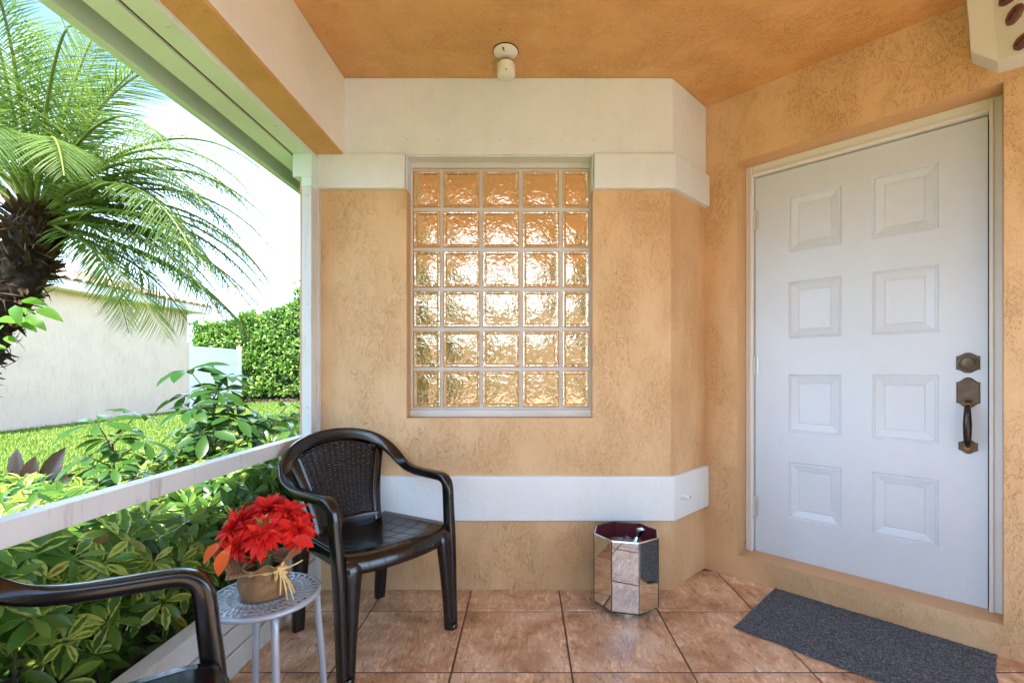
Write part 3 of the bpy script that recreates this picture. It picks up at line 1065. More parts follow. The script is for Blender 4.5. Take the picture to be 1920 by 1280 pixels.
hbo = Vector((1.76, 1.79, 2.30))
fr = [PXL(1871, 116, 1.735), PXL(1820, 97, 1.80), PXL(1796, -40, 1.80), PXL(1859, -40, 1.735), PXL(1985, 82, 1.57), PXL(1975, -60, 1.57)]
fr[2] = fr[1] + (fr[3] - fr[0]) * 1.0
bk = [p + Vector((a7, a7, 0)) * 0.10 for p in fr]
vs = [p - hbo for p in fr + bk]
m = MB().add(vs, [(0, 1, 2, 3), (0, 3, 5, 4), (6, 9, 8, 7), (6, 10, 11, 9), (0, 6, 7, 1), (1, 7, 8, 2), (2, 8, 9, 3), (3, 9, 11, 5), (5, 11, 10, 4), (4, 10, 6, 0)])
m.build('box_body', M['frame'], hb, bevel=0.003)
e1 = (fr[4] - fr[0]).normalized()
e2 = (fr[3] - fr[0]).normalized()
nn = e1.cross(e2).normalized()
if nn.dot(Vector((-1, -1, 0))) < 0:
    nn = -nn
for (px, py, la, lb, rot) in ((1903, 28, 0.038, 0.022, 0.9), (1893, -6, 0.038, 0.022, 0.5), (1918, 78, 0.034, 0.022, 0.7)):
    ray = PXL(px, py, 1.0) - Vector((0, 0, 1.1))
    c = ray * ((fr[0] - Vector((0, 0, 1.1))).dot(nn) / ray.dot(nn)) + Vector((0, 0, 1.1)) - hbo
    m = MB()
    n = 20
    rings = 7
    for i in range(rings):
        t = i / (rings - 1)
        rr = math.cos(t * math.pi / 2) if i < rings - 1 else 0.02
        hgt = 0.013 * math.sin(t * math.pi / 2)
        for k in range(n):
            a = 2 * math.pi * k / n
            rib = 1 + 0.02 * math.cos(8 * a)
            u, v2 = math.cos(a) * la * rr * rib, math.sin(a) * lb * rr * rib
            p = c + e1 * (u * math.cos(rot) - v2 * math.sin(rot)) + e2 * (u * math.sin(rot) + v2 * math.cos(rot)) + nn * (hgt + 0.0005)
            m.v.append(tuple(p))
    for i in range(rings - 1):
        for k in range(n):
            m.f.append((i * n + k, i * n + (k + 1) % n, (i + 1) * n + (k + 1) % n, (i + 1) * n + k))
    ov = m.build('oval_ornament', M['ornament'], hb, smooth=60)
    s = MB()
    d = (e1 * math.cos(rot) + e2 * math.sin(rot))
    q = d.cross(nn)
    s.obox(c + nn * 0.0135, d, q, nn, -la * 0.5, la * 0.5, -0.0025, 0.0025, -0.002, 0.0012)
    s.build('slot', M['black'], ov)


# ------------------------------------------------------------------ plastic armchairs
def make_chair():
    root = empty('armchair', (0, 0, 0))
    # one continuous band: front leg, arm, hoop of the back, arm, front leg
    half = [((0.232, 0.252, 0.0), (1, 0, 0), 0.046, 0.038), ((0.226, 0.253, 0.10), (1, 0, 0), 0.050, 0.038), ((0.212, 0.256, 0.36), (1, 0, 0), 0.056, 0.040),
            ((0.198, 0.260, 0.50), (1, 0, 0), 0.052, 0.042), ((0.190, 0.263, 0.575), (1, 0, 0.12), 0.050, 0.044), ((0.179, 0.265, 0.607), (1, 0, 0.7), 0.046, 0.046), ((0.155, 0.267, 0.624), (0.5, 0, 1), 0.044, 0.048),
            ((0.120, 0.269, 0.628), (0.1, 0, 1), 0.042, 0.050), ((0.03, 0.274, 0.626), (0, 0, 1), 0.042, 0.050), ((-0.06, 0.278, 0.626), (0, 0.1, 1), 0.044, 0.048),
            ((-0.125, 0.279, 0.636), (0, 0.35, 1), 0.048, 0.044), ((-0.175, 0.275, 0.660), (0, 0.7, 0.9), 0.054, 0.038), ((-0.212, 0.262, 0.694), (0, 1, 0.8), 0.058, 0.034),
            ((-0.238, 0.236, 0.730), (0, 1, 0.9), 0.060, 0.032), ((-0.257, 0.196, 0.763), (0, 0.9, 1), 0.060, 0.030), ((-0.271, 0.140, 0.788), (0, 0.6, 1), 0.060, 0.030),
            ((-0.279, 0.072, 0.803), (0, 0.3, 1), 0.060, 0.030), ((-0.282, 0.0, 0.808), (0, 0, 1), 0.060, 0.030)]

    def dens(rows):
        """Catmull-Rom refinement of path rows"""
        out = []
        for i in range(len(rows) - 1):
            p0, p1, p2, p3 = rows[max(i - 1, 0)], rows[i], rows[i + 1], rows[min(i + 2, len(rows) - 1)]
            for k in range(3):
                t = k / 3
                def cr3(a, b, c, d):
                    return 0.5 * ((2 * b) + (c - a) * t + (2 * a - 5 * b + 4 * c - d) * t * t + (3 * b - a - 3 * c + d) * t ** 3)
                pt = tuple(cr3(p0[0][j], p1[0][j], p2[0][j], p3[0][j]) for j in range(3))
                ax = tuple(p1[1][j] * (1 - t) + p2[1][j] * t for j in range(3))
                out.append((pt, ax, p1[2] * (1 - t) + p2[2] * t, p1[3] * (1 - t) + p2[3] * t))
        out.append(rows[-1])
        return out

    full = half + [((p[0], -p[1], p[2]), (a[0], -a[1], a[2]), wa, wb) for p, a, wa, wb in reversed(half[:-1])]
    d = dens(full)
    MB().sweep([r[0] for r in d], [r[1] for r in d], [r[2] * 0.88 for r in d], [r[3] * 0.84 for r in d], 0.24).build('arm_frame', M['plastic'], root, smooth=55)
    for s in (1, -1):
        # inner flange of the front leg, bulging at the seat corner
        rows = [((0.236, s * 0.228, 0.0), (0, 1, 0), 0.040, 0.040), ((0.234, s * 0.224, 0.12), (0, 1, 0), 0.048, 0.042), ((0.228, s * 0.214, 0.30), (0, 1, 0), 0.066, 0.046), ((0.222, s * 0.208, 0.385), (0, 1, 0), 0.082, 0.050), ((0.205, s * 0.206, 0.412), (0, 1, 0), 0.080, 0.030)]
        r = dens(rows)
        MB().sweep([q[0] for q in r], [q[1] for q in r], [q[2] * 0.85 for q in r], [q[3] * 0.85 for q in r], 0.36).build('front_leg', M['plastic'], root, smooth=55)
        MB().lathe([(0.026, 0.0), (0.028, 0.008), (0.024, 0.018), (0.010, 0.024)], 16, (0.240, s * 0.240, 0)).build('foot', M['plastic'], root, smooth=40)
        rows = [((-0.238, s * 0.196, 0.0), (0, 1, 0), 0.046, 0.034), ((-0.226, s * 0.198, 0.15), (0, 1, 0), 0.054, 0.038), ((-0.205, s * 0.200, 0.34), (0, 1, 0), 0.064, 0.042), ((-0.190, s * 0.198, 0.405), (0, 1, 0), 0.066, 0.044)]
        r = dens(rows)
        MB().sweep([q[0] for q in r], [q[1] for q in r], [q[2] for q in r], [q[3] for q in r], 0.25).build('rear_leg', M['plastic'], root, smooth=55)
    # dished seat with rolled apron
    NU, NV = 22, 24

    def seat(i, j):
        v = -1 + 2 * j / NV
        bow = 0.030 * (1 - v * v)
        if i <= 16:
            u = i / 16
            x = -0.205 + u * (0.405 + bow)
            hw = 0.205 + 0.032 * u
            z = 0.408 + 0.020 * u - 0.020 * (1 - v * v) * math.sin(math.pi * min(1, u * 1.05)) ** 0.7 + 0.012 * abs(v) ** 4
            if u > 0.86:
                z -= 0.010 * ((u - 0.86) / 0.14) ** 2
        else:
            q = (i - 16) / 6
            x = 0.200 + bow + 0.028 * math.sin(q * math.pi / 2)
            hw = 0.237 - 0.002 * q
            z = 0.418 - 0.052 * q * q - 0.004 * q + 0.012 * abs(v) ** 4 - 0.016 * (1 - v * v) * 0
        return (x, hw * v, z)

    MB().grid(seat, NU, NV).build('seat', M['plastic'], root, smooth=60, solid=0.007)
    for s in (1, -1):
        rows = [((-0.20, s * 0.207, 0.392), (0, 0, 1), 0.045, 0.012), ((0.0, s * 0.222, 0.402), (0, 0, 1), 0.050, 0.012), ((0.20, s * 0.237, 0.405), (0, 0, 1), 0.05, 0.012)]
        MB().sweep([q[0] for q in rows], [q[1] for q in rows], [q[2] for q in rows], [q[3] for q in rows], 0.3).build('seat_edge', M['plastic'], root, smooth=55)
    # raised lines across the seat and over the apron
    for v in (-0.66, -0.40, -0.14, 0.12, 0.38, 0.64):
        j = (v + 1) / 2 * NV
        pts = []
        for i in range(2, NU + 1):
            p = seat(i, j)
            pts.append((p[0] + (0.0030 if i > 16 else 0), p[1], p[2] + (0.0034 if i <= 17 else 0.001)))
        MB().tube(pts, 0.0013, 5).build('seat_rib', M['plastic'], root, smooth=60)
    for i in (5, 8, 11, 14):
        pts = [(seat(i, j)[0], seat(i, j)[1], seat(i, j)[2] + 0.0034) for j in range(1, NV)]
        MB().tube(pts, 0.0011, 5).build('seat_rib', M['plastic'], root, smooth=60)

    # back: woven panel between two waisted uprights
    def hoop_z(y):
        return 0.808 - 0.075 * (abs(y) / 0.236) ** 2.2 - 0.022

    def back(u, v):
        hw = 0.142 + 0.076 * u ** 1.7
        y = hw * v
        zt = hoop_z(0.218 * v)
        z = 0.405 + (zt - 0.405) * u
        x = -0.182 - 0.094 * u ** 1.1 + 0.012 * v * v * (1 - u) - 0.012 * math.sin(math.pi * u) * (1 - v * v)
        return Vector((x, y, z))

    MB().grid(lambda i, j: back(i / 14, -1 + 2 * j / 12), 14, 12).build('back_panel', M['plastic'], root, smooth=60, solid=0.006)
    for s in (1, -1):
        n = 14
        pts = [back(i / n, s) for i in range(n + 1)]
        MB().sweep(pts, [(0, 1, 0)] * (n + 1), [0.040] * (n + 1), [0.022] * (n + 1), 0.3).build('back_upright', M['plastic'], root, smooth=55)
    pts = [back(0.05, -1 + 2 * j / 10) for j in range(11)]
    MB().sweep(pts, [(0, 0, 1)] * 11, [0.052] * 11, [0.020] * 11, 0.3).build('back_rail', M['plastic'], root, smooth=55)
    wv = MB()
    rows_, cols_ = 30, 13
    for r in range(rows_):
        u = 0.115 + 0.855 * (r + 0.5) / rows_
        for c in range(cols_):
            v = -0.84 + 1.68 * (c + 0.5) / cols_
            p = back(u, v)
            p2 = back(u, v + 0.02)
            p3 = back(u + 0.02, v)
            ty, tz = (p2 - p).normalized(), (p3 - p).normalized()
            nrm = ty.cross(tz).normalized()
            if nrm.x < 0:
                nrm = -nrm
            wy = (back(u, v + 0.84 / cols_) - p).length * 1.12
            wz = (back(min(1, u + 0.4275 / rows_), v) - p).length * 0.92
            up = (r + c) % 2 == 0
            h = 0.0095 if up else 0.0058
            base = p + nrm * 0.0031
            vs = []
            for a, hh in ((-1, 0.0), (-0.55, 0.75), (0, 1.0), (0.55, 0.75), (1, 0.0)):
                for b2 in (-1, -0.4, 0.4, 1):
                    hk = hh * (1 if abs(b2) < 0.5 else 0.35)
                    vs.append(base + ty * (a * wy) + tz * (b2 * wz) + nrm * (h * hk - 0.001))
            wv.add(vs, [(i * 4 + k, (i + 1) * 4 + k, (i + 1) * 4 + k + 1, i * 4 + k + 1) for i in range(4) for k in range(3)])
    ow = wv.build('woven_texture', M['weave'], root, smooth=60, fix=False)
    ow['kind'] = 'stuff'
    return root


chair = make_chair()
chair.location = (-0.655, 2.03, 0)
chair.rotation_euler = (0, 0, R(-40.5))
tag(chair, 'dark brown plastic armchair with woven back against the tan wall', 'chair', 'porch armchairs')
chair2 = copy_tree(chair)
chair2.location = (-0.800, 0.795, 0)
chair2.rotation_euler = (0, 0, R(26))
tag(chair2, 'dark brown plastic armchair beside the rail, only one arm and seat corner showing', 'chair', 'porch armchairs')

# ------------------------------------------------------------------ perforated metal side table
TB = Vector((-0.772, 1.425, 0))
tb = tag(empty('side_table', TB), 'round grey metal side table with perforated top between the armchairs', 'table')
TH, TR = 0.438, 0.155
radii = [0.0, 0.030, 0.036, 0.046, 0.054, 0.070, 0.082, 0.098, 0.108, 0.122, 0.130, 0.140, 0.147]
NA = 144
slot = {2: (3, 2), 4: (4, 2), 6: (4, 2), 8: (3, 1), 10: (4, 2)}


def thole(i, j):
    if i in slot:
        p, w_ = slot[i]
        return (j + (i * 2)) % p < w_ - (0 if p > 3 else 0)
    return False


m = MB()
m.grid(lambda i, j: (max(radii[i], 0.0005) * math.cos(2 * math.pi * (j + i * 0.55) / NA), max(radii[i], 0.0005) * math.sin(2 * math.pi * (j + i * 0.55) / NA), TH + 0.003 * (1 - (radii[i] / 0.147) ** 2)), len(radii) - 1, NA, thole, True)
m.build('table_top', M['table'], tb, smooth=50, solid=0.0025)
prof = [(TR - 0.010 + 0.010 * math.cos(a), TH - 0.006 + 0.0085 * math.sin(a)) for a in [math.pi * (0.62 - k * 0.14) for k in range(13)]]
prof = [(0.1465, TH - 0.0005)] + prof + [(0.1465, TH - 0.010)]
MB().lathe(prof + [prof[0]], 72, cap0=False, cap1=False).build('rim', M['table'], tb, smooth=60)
for k in range(4):
    a = R(-52 + 90 * k)
    ca, sa = math.cos(a), math.sin(a)
    path = [(0.085, TH - 0.010), (0.112, TH - 0.012), (0.130, TH - 0.018), (0.141, TH - 0.031), (0.146, TH - 0.055), (0.150, TH - 0.12), (0.160, 0.20), (0.172, 0.008)]
    MB().tube([(r * ca, r * sa, z) for r, z in path], 0.0105, 12).build('leg', M['table'], tb, smooth=60)
    MB().lathe([(0.0118, 0.0), (0.0125, 0.006), (0.0115, 0.016)], 14, (0.172 * ca, 0.172 * sa, 0)).build('foot', M['black'], tb, smooth=40)

# ------------------------------------------------------------------ red flowers in burlap
fp = tag(empty('flower_pot', TB + Vector((0.004, -0.012, TH + 0.005))), 'red artificial flowers in a burlap wrapped pot on the side table', 'flower pot')


def burlap_pt(i, j, NR, NS):
    a = 2 * math.pi * j / NS
    t = i / NR
    if t < 0.5:
        q = t / 0.5
        r = 0.057 + 0.012 * math.sin(q * math.pi * 0.75) - 0.011 * q ** 3
        z = 0.080 * q
        r *= 1 + 0.045 * q * math.cos(5 * a + 0.6) + 0.03 * q * math.cos(9 * a)
    else:
        q = (t - 0.5) / 0.5
        flare = 0.053 + 0.050 * q ** 0.9 + 0.026 * q * math.cos(2 * a - 2.4)
        r = flare * (1 + 0.13 * q * math.cos(5 * a + 1.0) + 0.06 * q * math.cos(11 * a + 2))
        z = 0.080 + 0.062 * q * (0.72 + 0.22 * math.cos(2 * a - 0.9) + 0.30 * math.cos(5 * a + 0.2) + 0.12 * math.cos(7 * a)) - 0.020 * q ** 3 * (1 + math.cos(2 * a - 2.4)) * 0.5
    return (r * math.cos(a), r * math.sin(a), z)


NR, NS = 26, 84
m = MB().grid(lambda i, j: burlap_pt(i, j, NR, NS), NR, NS, None, True)
m.build('burlap_wrap', M['burlap'], fp, smooth=70, solid=0.0025)
MB().lathe([(0.056, 0.0), (0.058, 0.004)], 32).build('pot_base', M['burlap'], fp)
for k in range(4):
    pts = []
    for j in range(0, 49):
        a = 2 * math.pi * j / 48
        p = burlap_pt(13, a / (2 * math.pi) * NS, NR, NS)
        s = 1.045 + 0.008 * math.sin(k + a * 3)
        pts.append((p[0] * s, p[1] * s, 0.073 + k * 0.0042 + 0.002 * math.sin(2 * a + k)))
    MB().tube(pts, 0.0030, 6).build('raffia_strand', M['raffia'], fp, smooth=60)
ba = R(-28)
bo = Vector((math.cos(ba) * 0.060, math.sin(ba) * 0.060, 0.082))
bx, by = Vector((math.cos(ba), math.sin(ba), 0)), Vector((-math.sin(ba), math.cos(ba), 0))
for k in range(7):
    aa = k * 0.9 + 0.3
    L = 0.020 + 0.006 * math.sin(k * 2.1)
    pts = [bo + by * (L * math.cos(aa) * math.sin(math.pi * t / 6) * 1.0) + Vector((0, 0, L * math.sin(aa) * math.sin(math.pi * t / 6))) + bx * (0.016 * math.sin(math.pi * t / 6) + 0.004 * math.sin(2 * math.pi * t / 6 + k)) for t in range(7)]
    MB().tube(pts, 0.0042, 6).build('bow_loop', M['raffia'], fp, smooth=60)
for k, (dy, dz, dx) in enumerate(((0.004, -0.080, 0.034), (0.030, -0.070, 0.030), (-0.012, -0.062, 0.024), (0.018, -0.086, 0.046), (0.062, 0.012, 0.022))):
    pts = [bo + by * dy * t + Vector((0, 0, dz * t * (0.6 + 0.4 * t))) + bx * (0.010 + dx * t * (1.3 - 0.5 * t)) for t in (0, 0.25, 0.5, 0.75, 1.0)]
    MB().tube(pts, [0.0026, 0.0026, 0.0024, 0.0024, 0.0018], 6).build('raffia_tail', M['raffia'], fp, smooth=60)


def flower(c, axis, size, n, orange=0.0):
    """dahlia head: rings of pointed petals round an axis"""
    ax = np.array(axis, float)
    ax /= np.linalg.norm(ax)
    e = np.cross(ax, (0.3, 0.9, 0.2))
    e /= np.linalg.norm(e)
    e2 = np.cross(ax, e)
    parts = []
    for ring, (cnt, el, ln, wd) in enumerate(((max(7, n // 2), 66, 0.50, 0.30), (int(n * 0.8), 44, 0.78, 0.31), (int(n * 1.2), 18, 1.0, 0.31), (n, -4, 1.02, 0.32), (n // 2, -28, 0.92, 0.36))):
        mats = []
        tpl = leaf_template(size * ln, size * wd, 5, 0.55, 0.20 + 0.08 * ring, peak=0.52)
        for k in range(cnt):
            a = 2 * math.pi * (k + 0.37 * ring) / cnt + rng.normal(0, 0.12)
            q = R(el) + rng.normal(0, 0.14)
            d = (e * math.cos(a) + e2 * math.sin(a)) * math.cos(q) + ax * math.sin(q)
            up = ax * math.cos(q) - (e * math.cos(a) + e2 * math.sin(a)) * math.sin(q)
            up = up + rng.normal(0, 0.25, 3)
            mats.append((basis(d, up, rng.uniform(0.82, 1.12)), np.array(c) + d * size * 0.05))
        V, F, at = scatter(tpl, mats)
        if ring < 4:
            at['rnd'] = at['rnd'] * 0.86
        else:
            at['rnd'] = np.where(at['rnd'] > 0.55, 0.97, at['rnd'] * 0.85)
        parts.append((V, F, at))
    V, F, at = join(parts)
    o = np_mesh('flower', V, F, M['petal'], fp, at)
    return o


for c, ax, sz, n in (((0.012, -0.060, 0.185), (0.15, -0.72, 0.75), 0.076, 15), ((-0.010, 0.020, 0.232), (0.0, -0.35, 1), 0.078, 15), ((0.055, 0.010, 0.225), (0.45, -0.35, 0.9), 0.066, 13),
                     ((-0.080, -0.030, 0.195), (-0.72, -0.45, 0.6), 0.074, 14), ((0.098, -0.018, 0.182), (0.85, -0.35, 0.55), 0.070, 14), ((-0.048, -0.078, 0.158), (-0.45, -0.85, 0.15), 0.058, 10),
                     ((-0.03, 0.085, 0.19), (-0.2, 0.8, 0.6), 0.068, 12), ((0.06, 0.08, 0.185), (0.5, 0.7, 0.55), 0.066, 12)):
    flower((c[0] * 0.94 + 0.014, c[1] * 0.92, c[2] * 0.96 + 0.016), ax, sz * rng.uniform(0.84, 1.0), n)
# drooping orange petals at the lower left and green buds
tpl = leaf_template(0.082, 0.038, 6, 0.45, 0.35, peak=0.6)
for c, d in (((-0.075, -0.060, 0.176), (-0.65, -0.35, -0.42)), ((-0.045, -0.085, 0.176), (-0.15, -0.6, -0.6)), ((0.100, -0.050, 0.180), (0.8, -0.4, 0.1))):
    V, F, at = scatter(tpl, [(basis(d, (0.1, -0.5, 0.8)), np.array(c))])
    at['rnd'][:] = 0.91 if c[0] < 0.05 else 0.6
    np_mesh('drooping_petal', V, F, M['petal'], fp, at)
for k, (c, ax) in enumerate((((0.004, -0.072, 0.128), (0.1, -0.5, 0.8)), ((0.020, -0.055, 0.215), (0.5, -0.3, 0.6)), ((0.028, -0.066, 0.122), (0.5, -0.6, 0.6)))):
    tpl = leaf_template(0.040, 0.020, 4, 0.5, 0.1)
    mats = [(basis((math.cos(q) * 0.6 + ax[0], math.sin(q) * 0.6 + ax[1], ax[2]), (0, 0, 1)), np.array(c)) for q in np.arange(0, 6.2, 1.05)]
    V, F, at = scatter(tpl, mats)
    np_mesh('bud', V, F, M['bud'], fp, at)
MB().tube([(0, 0, 0.02), (0.002, -0.003, 0.10), (0.0, -0.01, 0.18)], 0.024, 10).build('flower_stem', M['stem'], fp, smooth=60)

# ------------------------------------------------------------------ mirrored octagonal bin
BN = Vector((0.474, 2.258, 0))
view_a = math.atan2(-BN.y, -BN.x)
bn = tag(empty('mirrored_bin', BN, view_a + R(-1.5)), 'octagonal mirrored waste bin with wine red lining by the wall', 'bin')
RA = 0.158 * math.cos(math.pi / 8)
HS = 0.158 * math.sin(math.pi / 8)
BZ0, BZ1 = 0.030, 0.345
for k in range(8):
    a = k * math.pi / 4
    m = MB()
    # bevelled mirror sheet: flat field with narrow bevelled margins
    def ring(ins, off):
        return [(RA + off, -HS + ins, BZ0 + ins), (RA + off, HS - ins, BZ0 + ins), (RA + off, HS - ins, BZ1 - ins), (RA + off, -HS + ins, BZ1 - ins)]
    for rr in (ring(0.0008, -0.005), ring(0.0008, -0.002), ring(0.005, 0.0)):
        m.v += rr
    for q in range(2):
        for i in range(4):
            m.f.append((q * 4 + i, q * 4 + (i + 1) % 4, (q + 1) * 4 + (i + 1) % 4, (q + 1) * 4 + i))
    m.f.append((8, 9, 10, 11))
    m.f.append((3, 2, 1, 0))
    p = m.build('mirror_panel', M['mirror'], bn)
    p.rotation_euler = (0, 0, a)
    q = MB().box(RA - 0.0085, RA - 0.0055, -HS + 0.004, HS - 0.004, BZ0 + 0.004, BZ1 - 0.003).build('lining_panel', M['wine'], bn)
    q.rotation_euler = (0, 0, a)
    a2 = a + math.pi / 8
    e = MB().tube([(0.1568 * math.cos(a2), 0.1568 * math.sin(a2), BZ0), (0.1568 * math.cos(a2), 0.1568 * math.sin(a2), BZ1 - 0.001)], 0.0016, 6).build('corner_strip', M['black'], bn)
oct_ = [(0.151 * math.cos(math.pi / 8 + k * math.pi / 4), 0.151 * math.sin(math.pi / 8 + k * math.pi / 4)) for k in range(8)]
MB().prism(oct_, BZ0 - 0.006, BZ0 - 0.0005).build('base_plate', M['black'], bn)
for k in range(4):
    a = k * math.pi / 2
    p = MB()
    ca, sa = math.cos(a), math.sin(a)
    pts = []
    for (r, s) in ((0.142, 0), (0.100, 0.05), (0.100, -0.05)):
        pts.append((r * ca - s * sa, r * sa + s * ca))
    p.prism(pts, 0.0, BZ0 - 0.0065).build('foot', M['mirror'], bn)

cf = MB()
NU, NV = 10, 14
random.seed(3)
for (cx, cy, cz, sx, sz) in ((0, 0, 0, 0.10, 0.055),):
    def crum(i, j):
        t = math.pi * i / NU
        a = 2 * math.pi * j / NV
        k = 1 + 0.45 * (noise.noise(Vector((3 * math.cos(a) * math.sin(t), 3 * math.sin(a) * math.sin(t), 3 * math.cos(t)))))
        return (sx * k * math.sin(t) * math.cos(a), sx * k * math.sin(t) * math.sin(a), sz * k * math.cos(t))
    cf.grid(crum, NU, NV, None, True)
o = cf.build('waste_bag', M['foil'], None)
o.location = BN + Vector((0.0, 0.0, 0.255))
tag(o, 'crumpled dark plastic bag lying inside the mirrored bin', 'bag')
cf = MB()
for k in range(9):
    a = k * 0.7
    pts = [Vector((0.012 * math.cos(a) * (1 - t) + 0.012 * math.cos(a * 2) * t, 0.012 * math.sin(a), 0)) * (1 - 0.75 * math.sin(math.pi * t)) + Vector((0.03 * t, 0, 0.075 * t)) for t in (0, 0.25, 0.5, 0.75, 1)]
    cf.tube(pts, [0.007, 0.006, 0.005, 0.008, 0.010], 5)
o = cf.build('twisted_foil', mat_simple('silver_foil', (0.62, 0.64, 0.7, 1), 0.2, metal=1.0), None, fix=False)
o['kind'] = 'thing'
o.location = BN + Vector((0.030, -0.045, 0.295))
tag(o, 'twisted silver foil knot sticking up inside the mirrored bin', 'foil')

# ------------------------------------------------------------------ door mat
m = MB()
NA_, NB_ = 150, 96
LA, LB = 0.80, 0.512


def matp(i, j):
    x, y = LA * (i / NA_ - 0.5), LB * (j / NB_ - 0.5)
    edge = min(i, NA_ - i, j, NB_ - j)
    z = 0.009 + (0.0028 * random.random() if edge > 0 else -0.006)
    wob = 0.006 * noise.noise(Vector((x * 14, y * 14, 0)))
    return (x + (wob if edge == 0 else 0), y + (wob if edge == 0 else 0), z + 0.0015 * noise.noise(Vector((x * 5, y * 5, 3))))


m.grid(matp, NA_, NB_)
o = m.build('door_mat', M['mat'], None)
o.location = CC + Vector(ES) * 0.766 - Vector(ED) * (0.262 + 0.004)
o.rotation_euler = (0, 0, R(-45))
tag(o, 'dark grey fibre door mat on the tiles below the white door', 'door mat')


# ------------------------------------------------------------------ hedge behind the lawn
hd = tag(empty('hedge', (-9.6, 20.6, GZ)), 'tall clipped green hedge at the far end of the lawn', 'hedge')


def hedge_top(x):
    # x local; rises towards the house side
    return 3.35 + 1.25 * max(0, min(1, (x + 2.0) / 2.1)) ** 1.3 + 0.18 * math.sin(x * 2.3) + 0.10 * math.sin(x * 5.1)


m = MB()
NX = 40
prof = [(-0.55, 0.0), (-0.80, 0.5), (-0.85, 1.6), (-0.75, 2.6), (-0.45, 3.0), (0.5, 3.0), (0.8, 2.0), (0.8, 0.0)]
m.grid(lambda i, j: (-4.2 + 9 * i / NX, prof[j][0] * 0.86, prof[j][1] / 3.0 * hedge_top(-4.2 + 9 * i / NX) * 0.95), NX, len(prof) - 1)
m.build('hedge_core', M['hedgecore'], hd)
mats = []
tpl = leaf_template(0.15, 0.085, 3, 0.3, 0.2)
for k in range(15000):
    x = rng.uniform(-4.2, 4.6)
    top = hedge_top(x)
    s = rng.random()
    if s < 0.72:
        z = rng.uniform(0.05, 1.0) * top
        q = z / top
        y = -(0.62 + 0.18 * math.sin(math.pi * min(1, q * 0.9)) - 0.28 * max(0, q - 0.8) * 3)
        nrm = np.array((0, -1, 0.35))
    else:
        y = rng.uniform(-0.75, 0.7)
        z = top * (1.0 - 0.06 * abs(y)) - 0.05
        nrm = np.array((0, -0.25, 1))
    lump = noise.noise(Vector((x * 1.7, z * 1.7, y))) * 0.22 + noise.noise(Vector((x * 5, z * 5, y))) * 0.10
    p = np.array((x, y, z)) + nrm * (lump + rng.normal(0, 0.06))
    if rng.random() < 0.025:
        p = p + nrm * rng.uniform(0.05, 0.22) + np.array((0, 0, 0.08))
    d = rng.normal(0, 1, 3) + nrm * 0.6 + np.array((0, 0, -0.1))
    mats.append((basis(d, nrm + rng.normal(0, 0.6, 3), rng.uniform(0.7, 1.25)), p))
V, F, at = scatter(tpl, mats)
tag(np_mesh('foliage', V, F, M['hedge'], hd, at, smooth=False), kind='stuff')


# ------------------------------------------------------------------ palm leaning in from the left
PC = Vector((-2.76, 2.70, 2.04))
palm = tag(empty('palm_tree', (-3.28, 2.60, GZ)), 'feathery pygmy date palm with shaggy dark trunk beyond the rail', 'palm tree')
PO = Vector((-3.28, 2.60, GZ))
tp = [Vector((-3.28, 2.60, GZ - 0.05)), Vector((-3.26, 2.60, 0.35)), Vector((-3.17, 2.62, 0.85)), Vector((-2.97, 2.66, 1.28)), Vector((-2.83, 2.69, 1.62)), Vector((-2.77, 2.70, 1.88)), PC]
tr_ = [0.12, 0.095, 0.09, 0.095, 0.115, 0.115, 0.075]
m = MB()
fine, frad = [], []
for i in range(len(tp) - 1):
    for k in range(10):
        t = k / 10
        fine.append(tp[i].lerp(tp[i + 1], t) - PO)
        frad.append(tr_[i] * (1 - t) + tr_[i + 1] * t)
n = 20
m.tube(fine, [r * 0.86 for r in frad], n)
m.v = [tuple(Vector(v) + Vector((noise.noise(Vector(v) * 17), noise.noise(Vector(v) * 17 + Vector((5, 3, 1))), 0)) * 0.035) for v in m.v]
m.build('trunk', M['trunk'], palm, smooth=60)
# old leaf bases wrapping the trunk
mats = []
tpl = leaf_template(0.105, 0.045, 3, 0.6, -0.10, tipw=0.35, peak=0.25)
for k in range(430):
    u = rng.random() ** 0.75
    idx = int(10 + u * (len(fine) - 12))
    c, r = fine[idx], frad[idx]
    a = rng.uniform(0, 2 * math.pi)
    out = np.array((math.cos(a), math.sin(a), 0))
    d = out * rng.uniform(0.35, 1.0) + np.array((0, 0, rng.uniform(0.1, 1.0) if u > 0.6 else rng.uniform(-0.7, 0.6)))
    sc = 0.85 if u > 0.62 else 0.6
    mats.append((basis(d, out + rng.normal(0, 0.3, 3), sc * rng.uniform(0.7, 1.25)), np.array(c) + out * r * 0.80))
V, F, at = scatter(tpl, mats)
tag(np_mesh('leaf_bases', V, F, M['boot'], palm, at, smooth=False), kind='stuff')
# loose fibres
mats = []
tpl = leaf_template(0.11, 0.006, 3, 0.0, 0.5)
for k in range(700):
    idx = int(rng.uniform(8, len(fine) - 6))
    c, r = fine[idx], frad[idx]
    a = rng.uniform(0, 2 * math.pi)
    out = np.array((math.cos(a), math.sin(a), 0))
    mats.append((basis(out * 0.5 + rng.normal(0, 0.7, 3), out, rng.uniform(0.6, 1.3)), np.array(c) + out * r * 0.9))
V, F, at = scatter(tpl, mats)
tag(np_mesh('trunk_fibre', V, F, M['boot'], palm, at), kind='stuff')


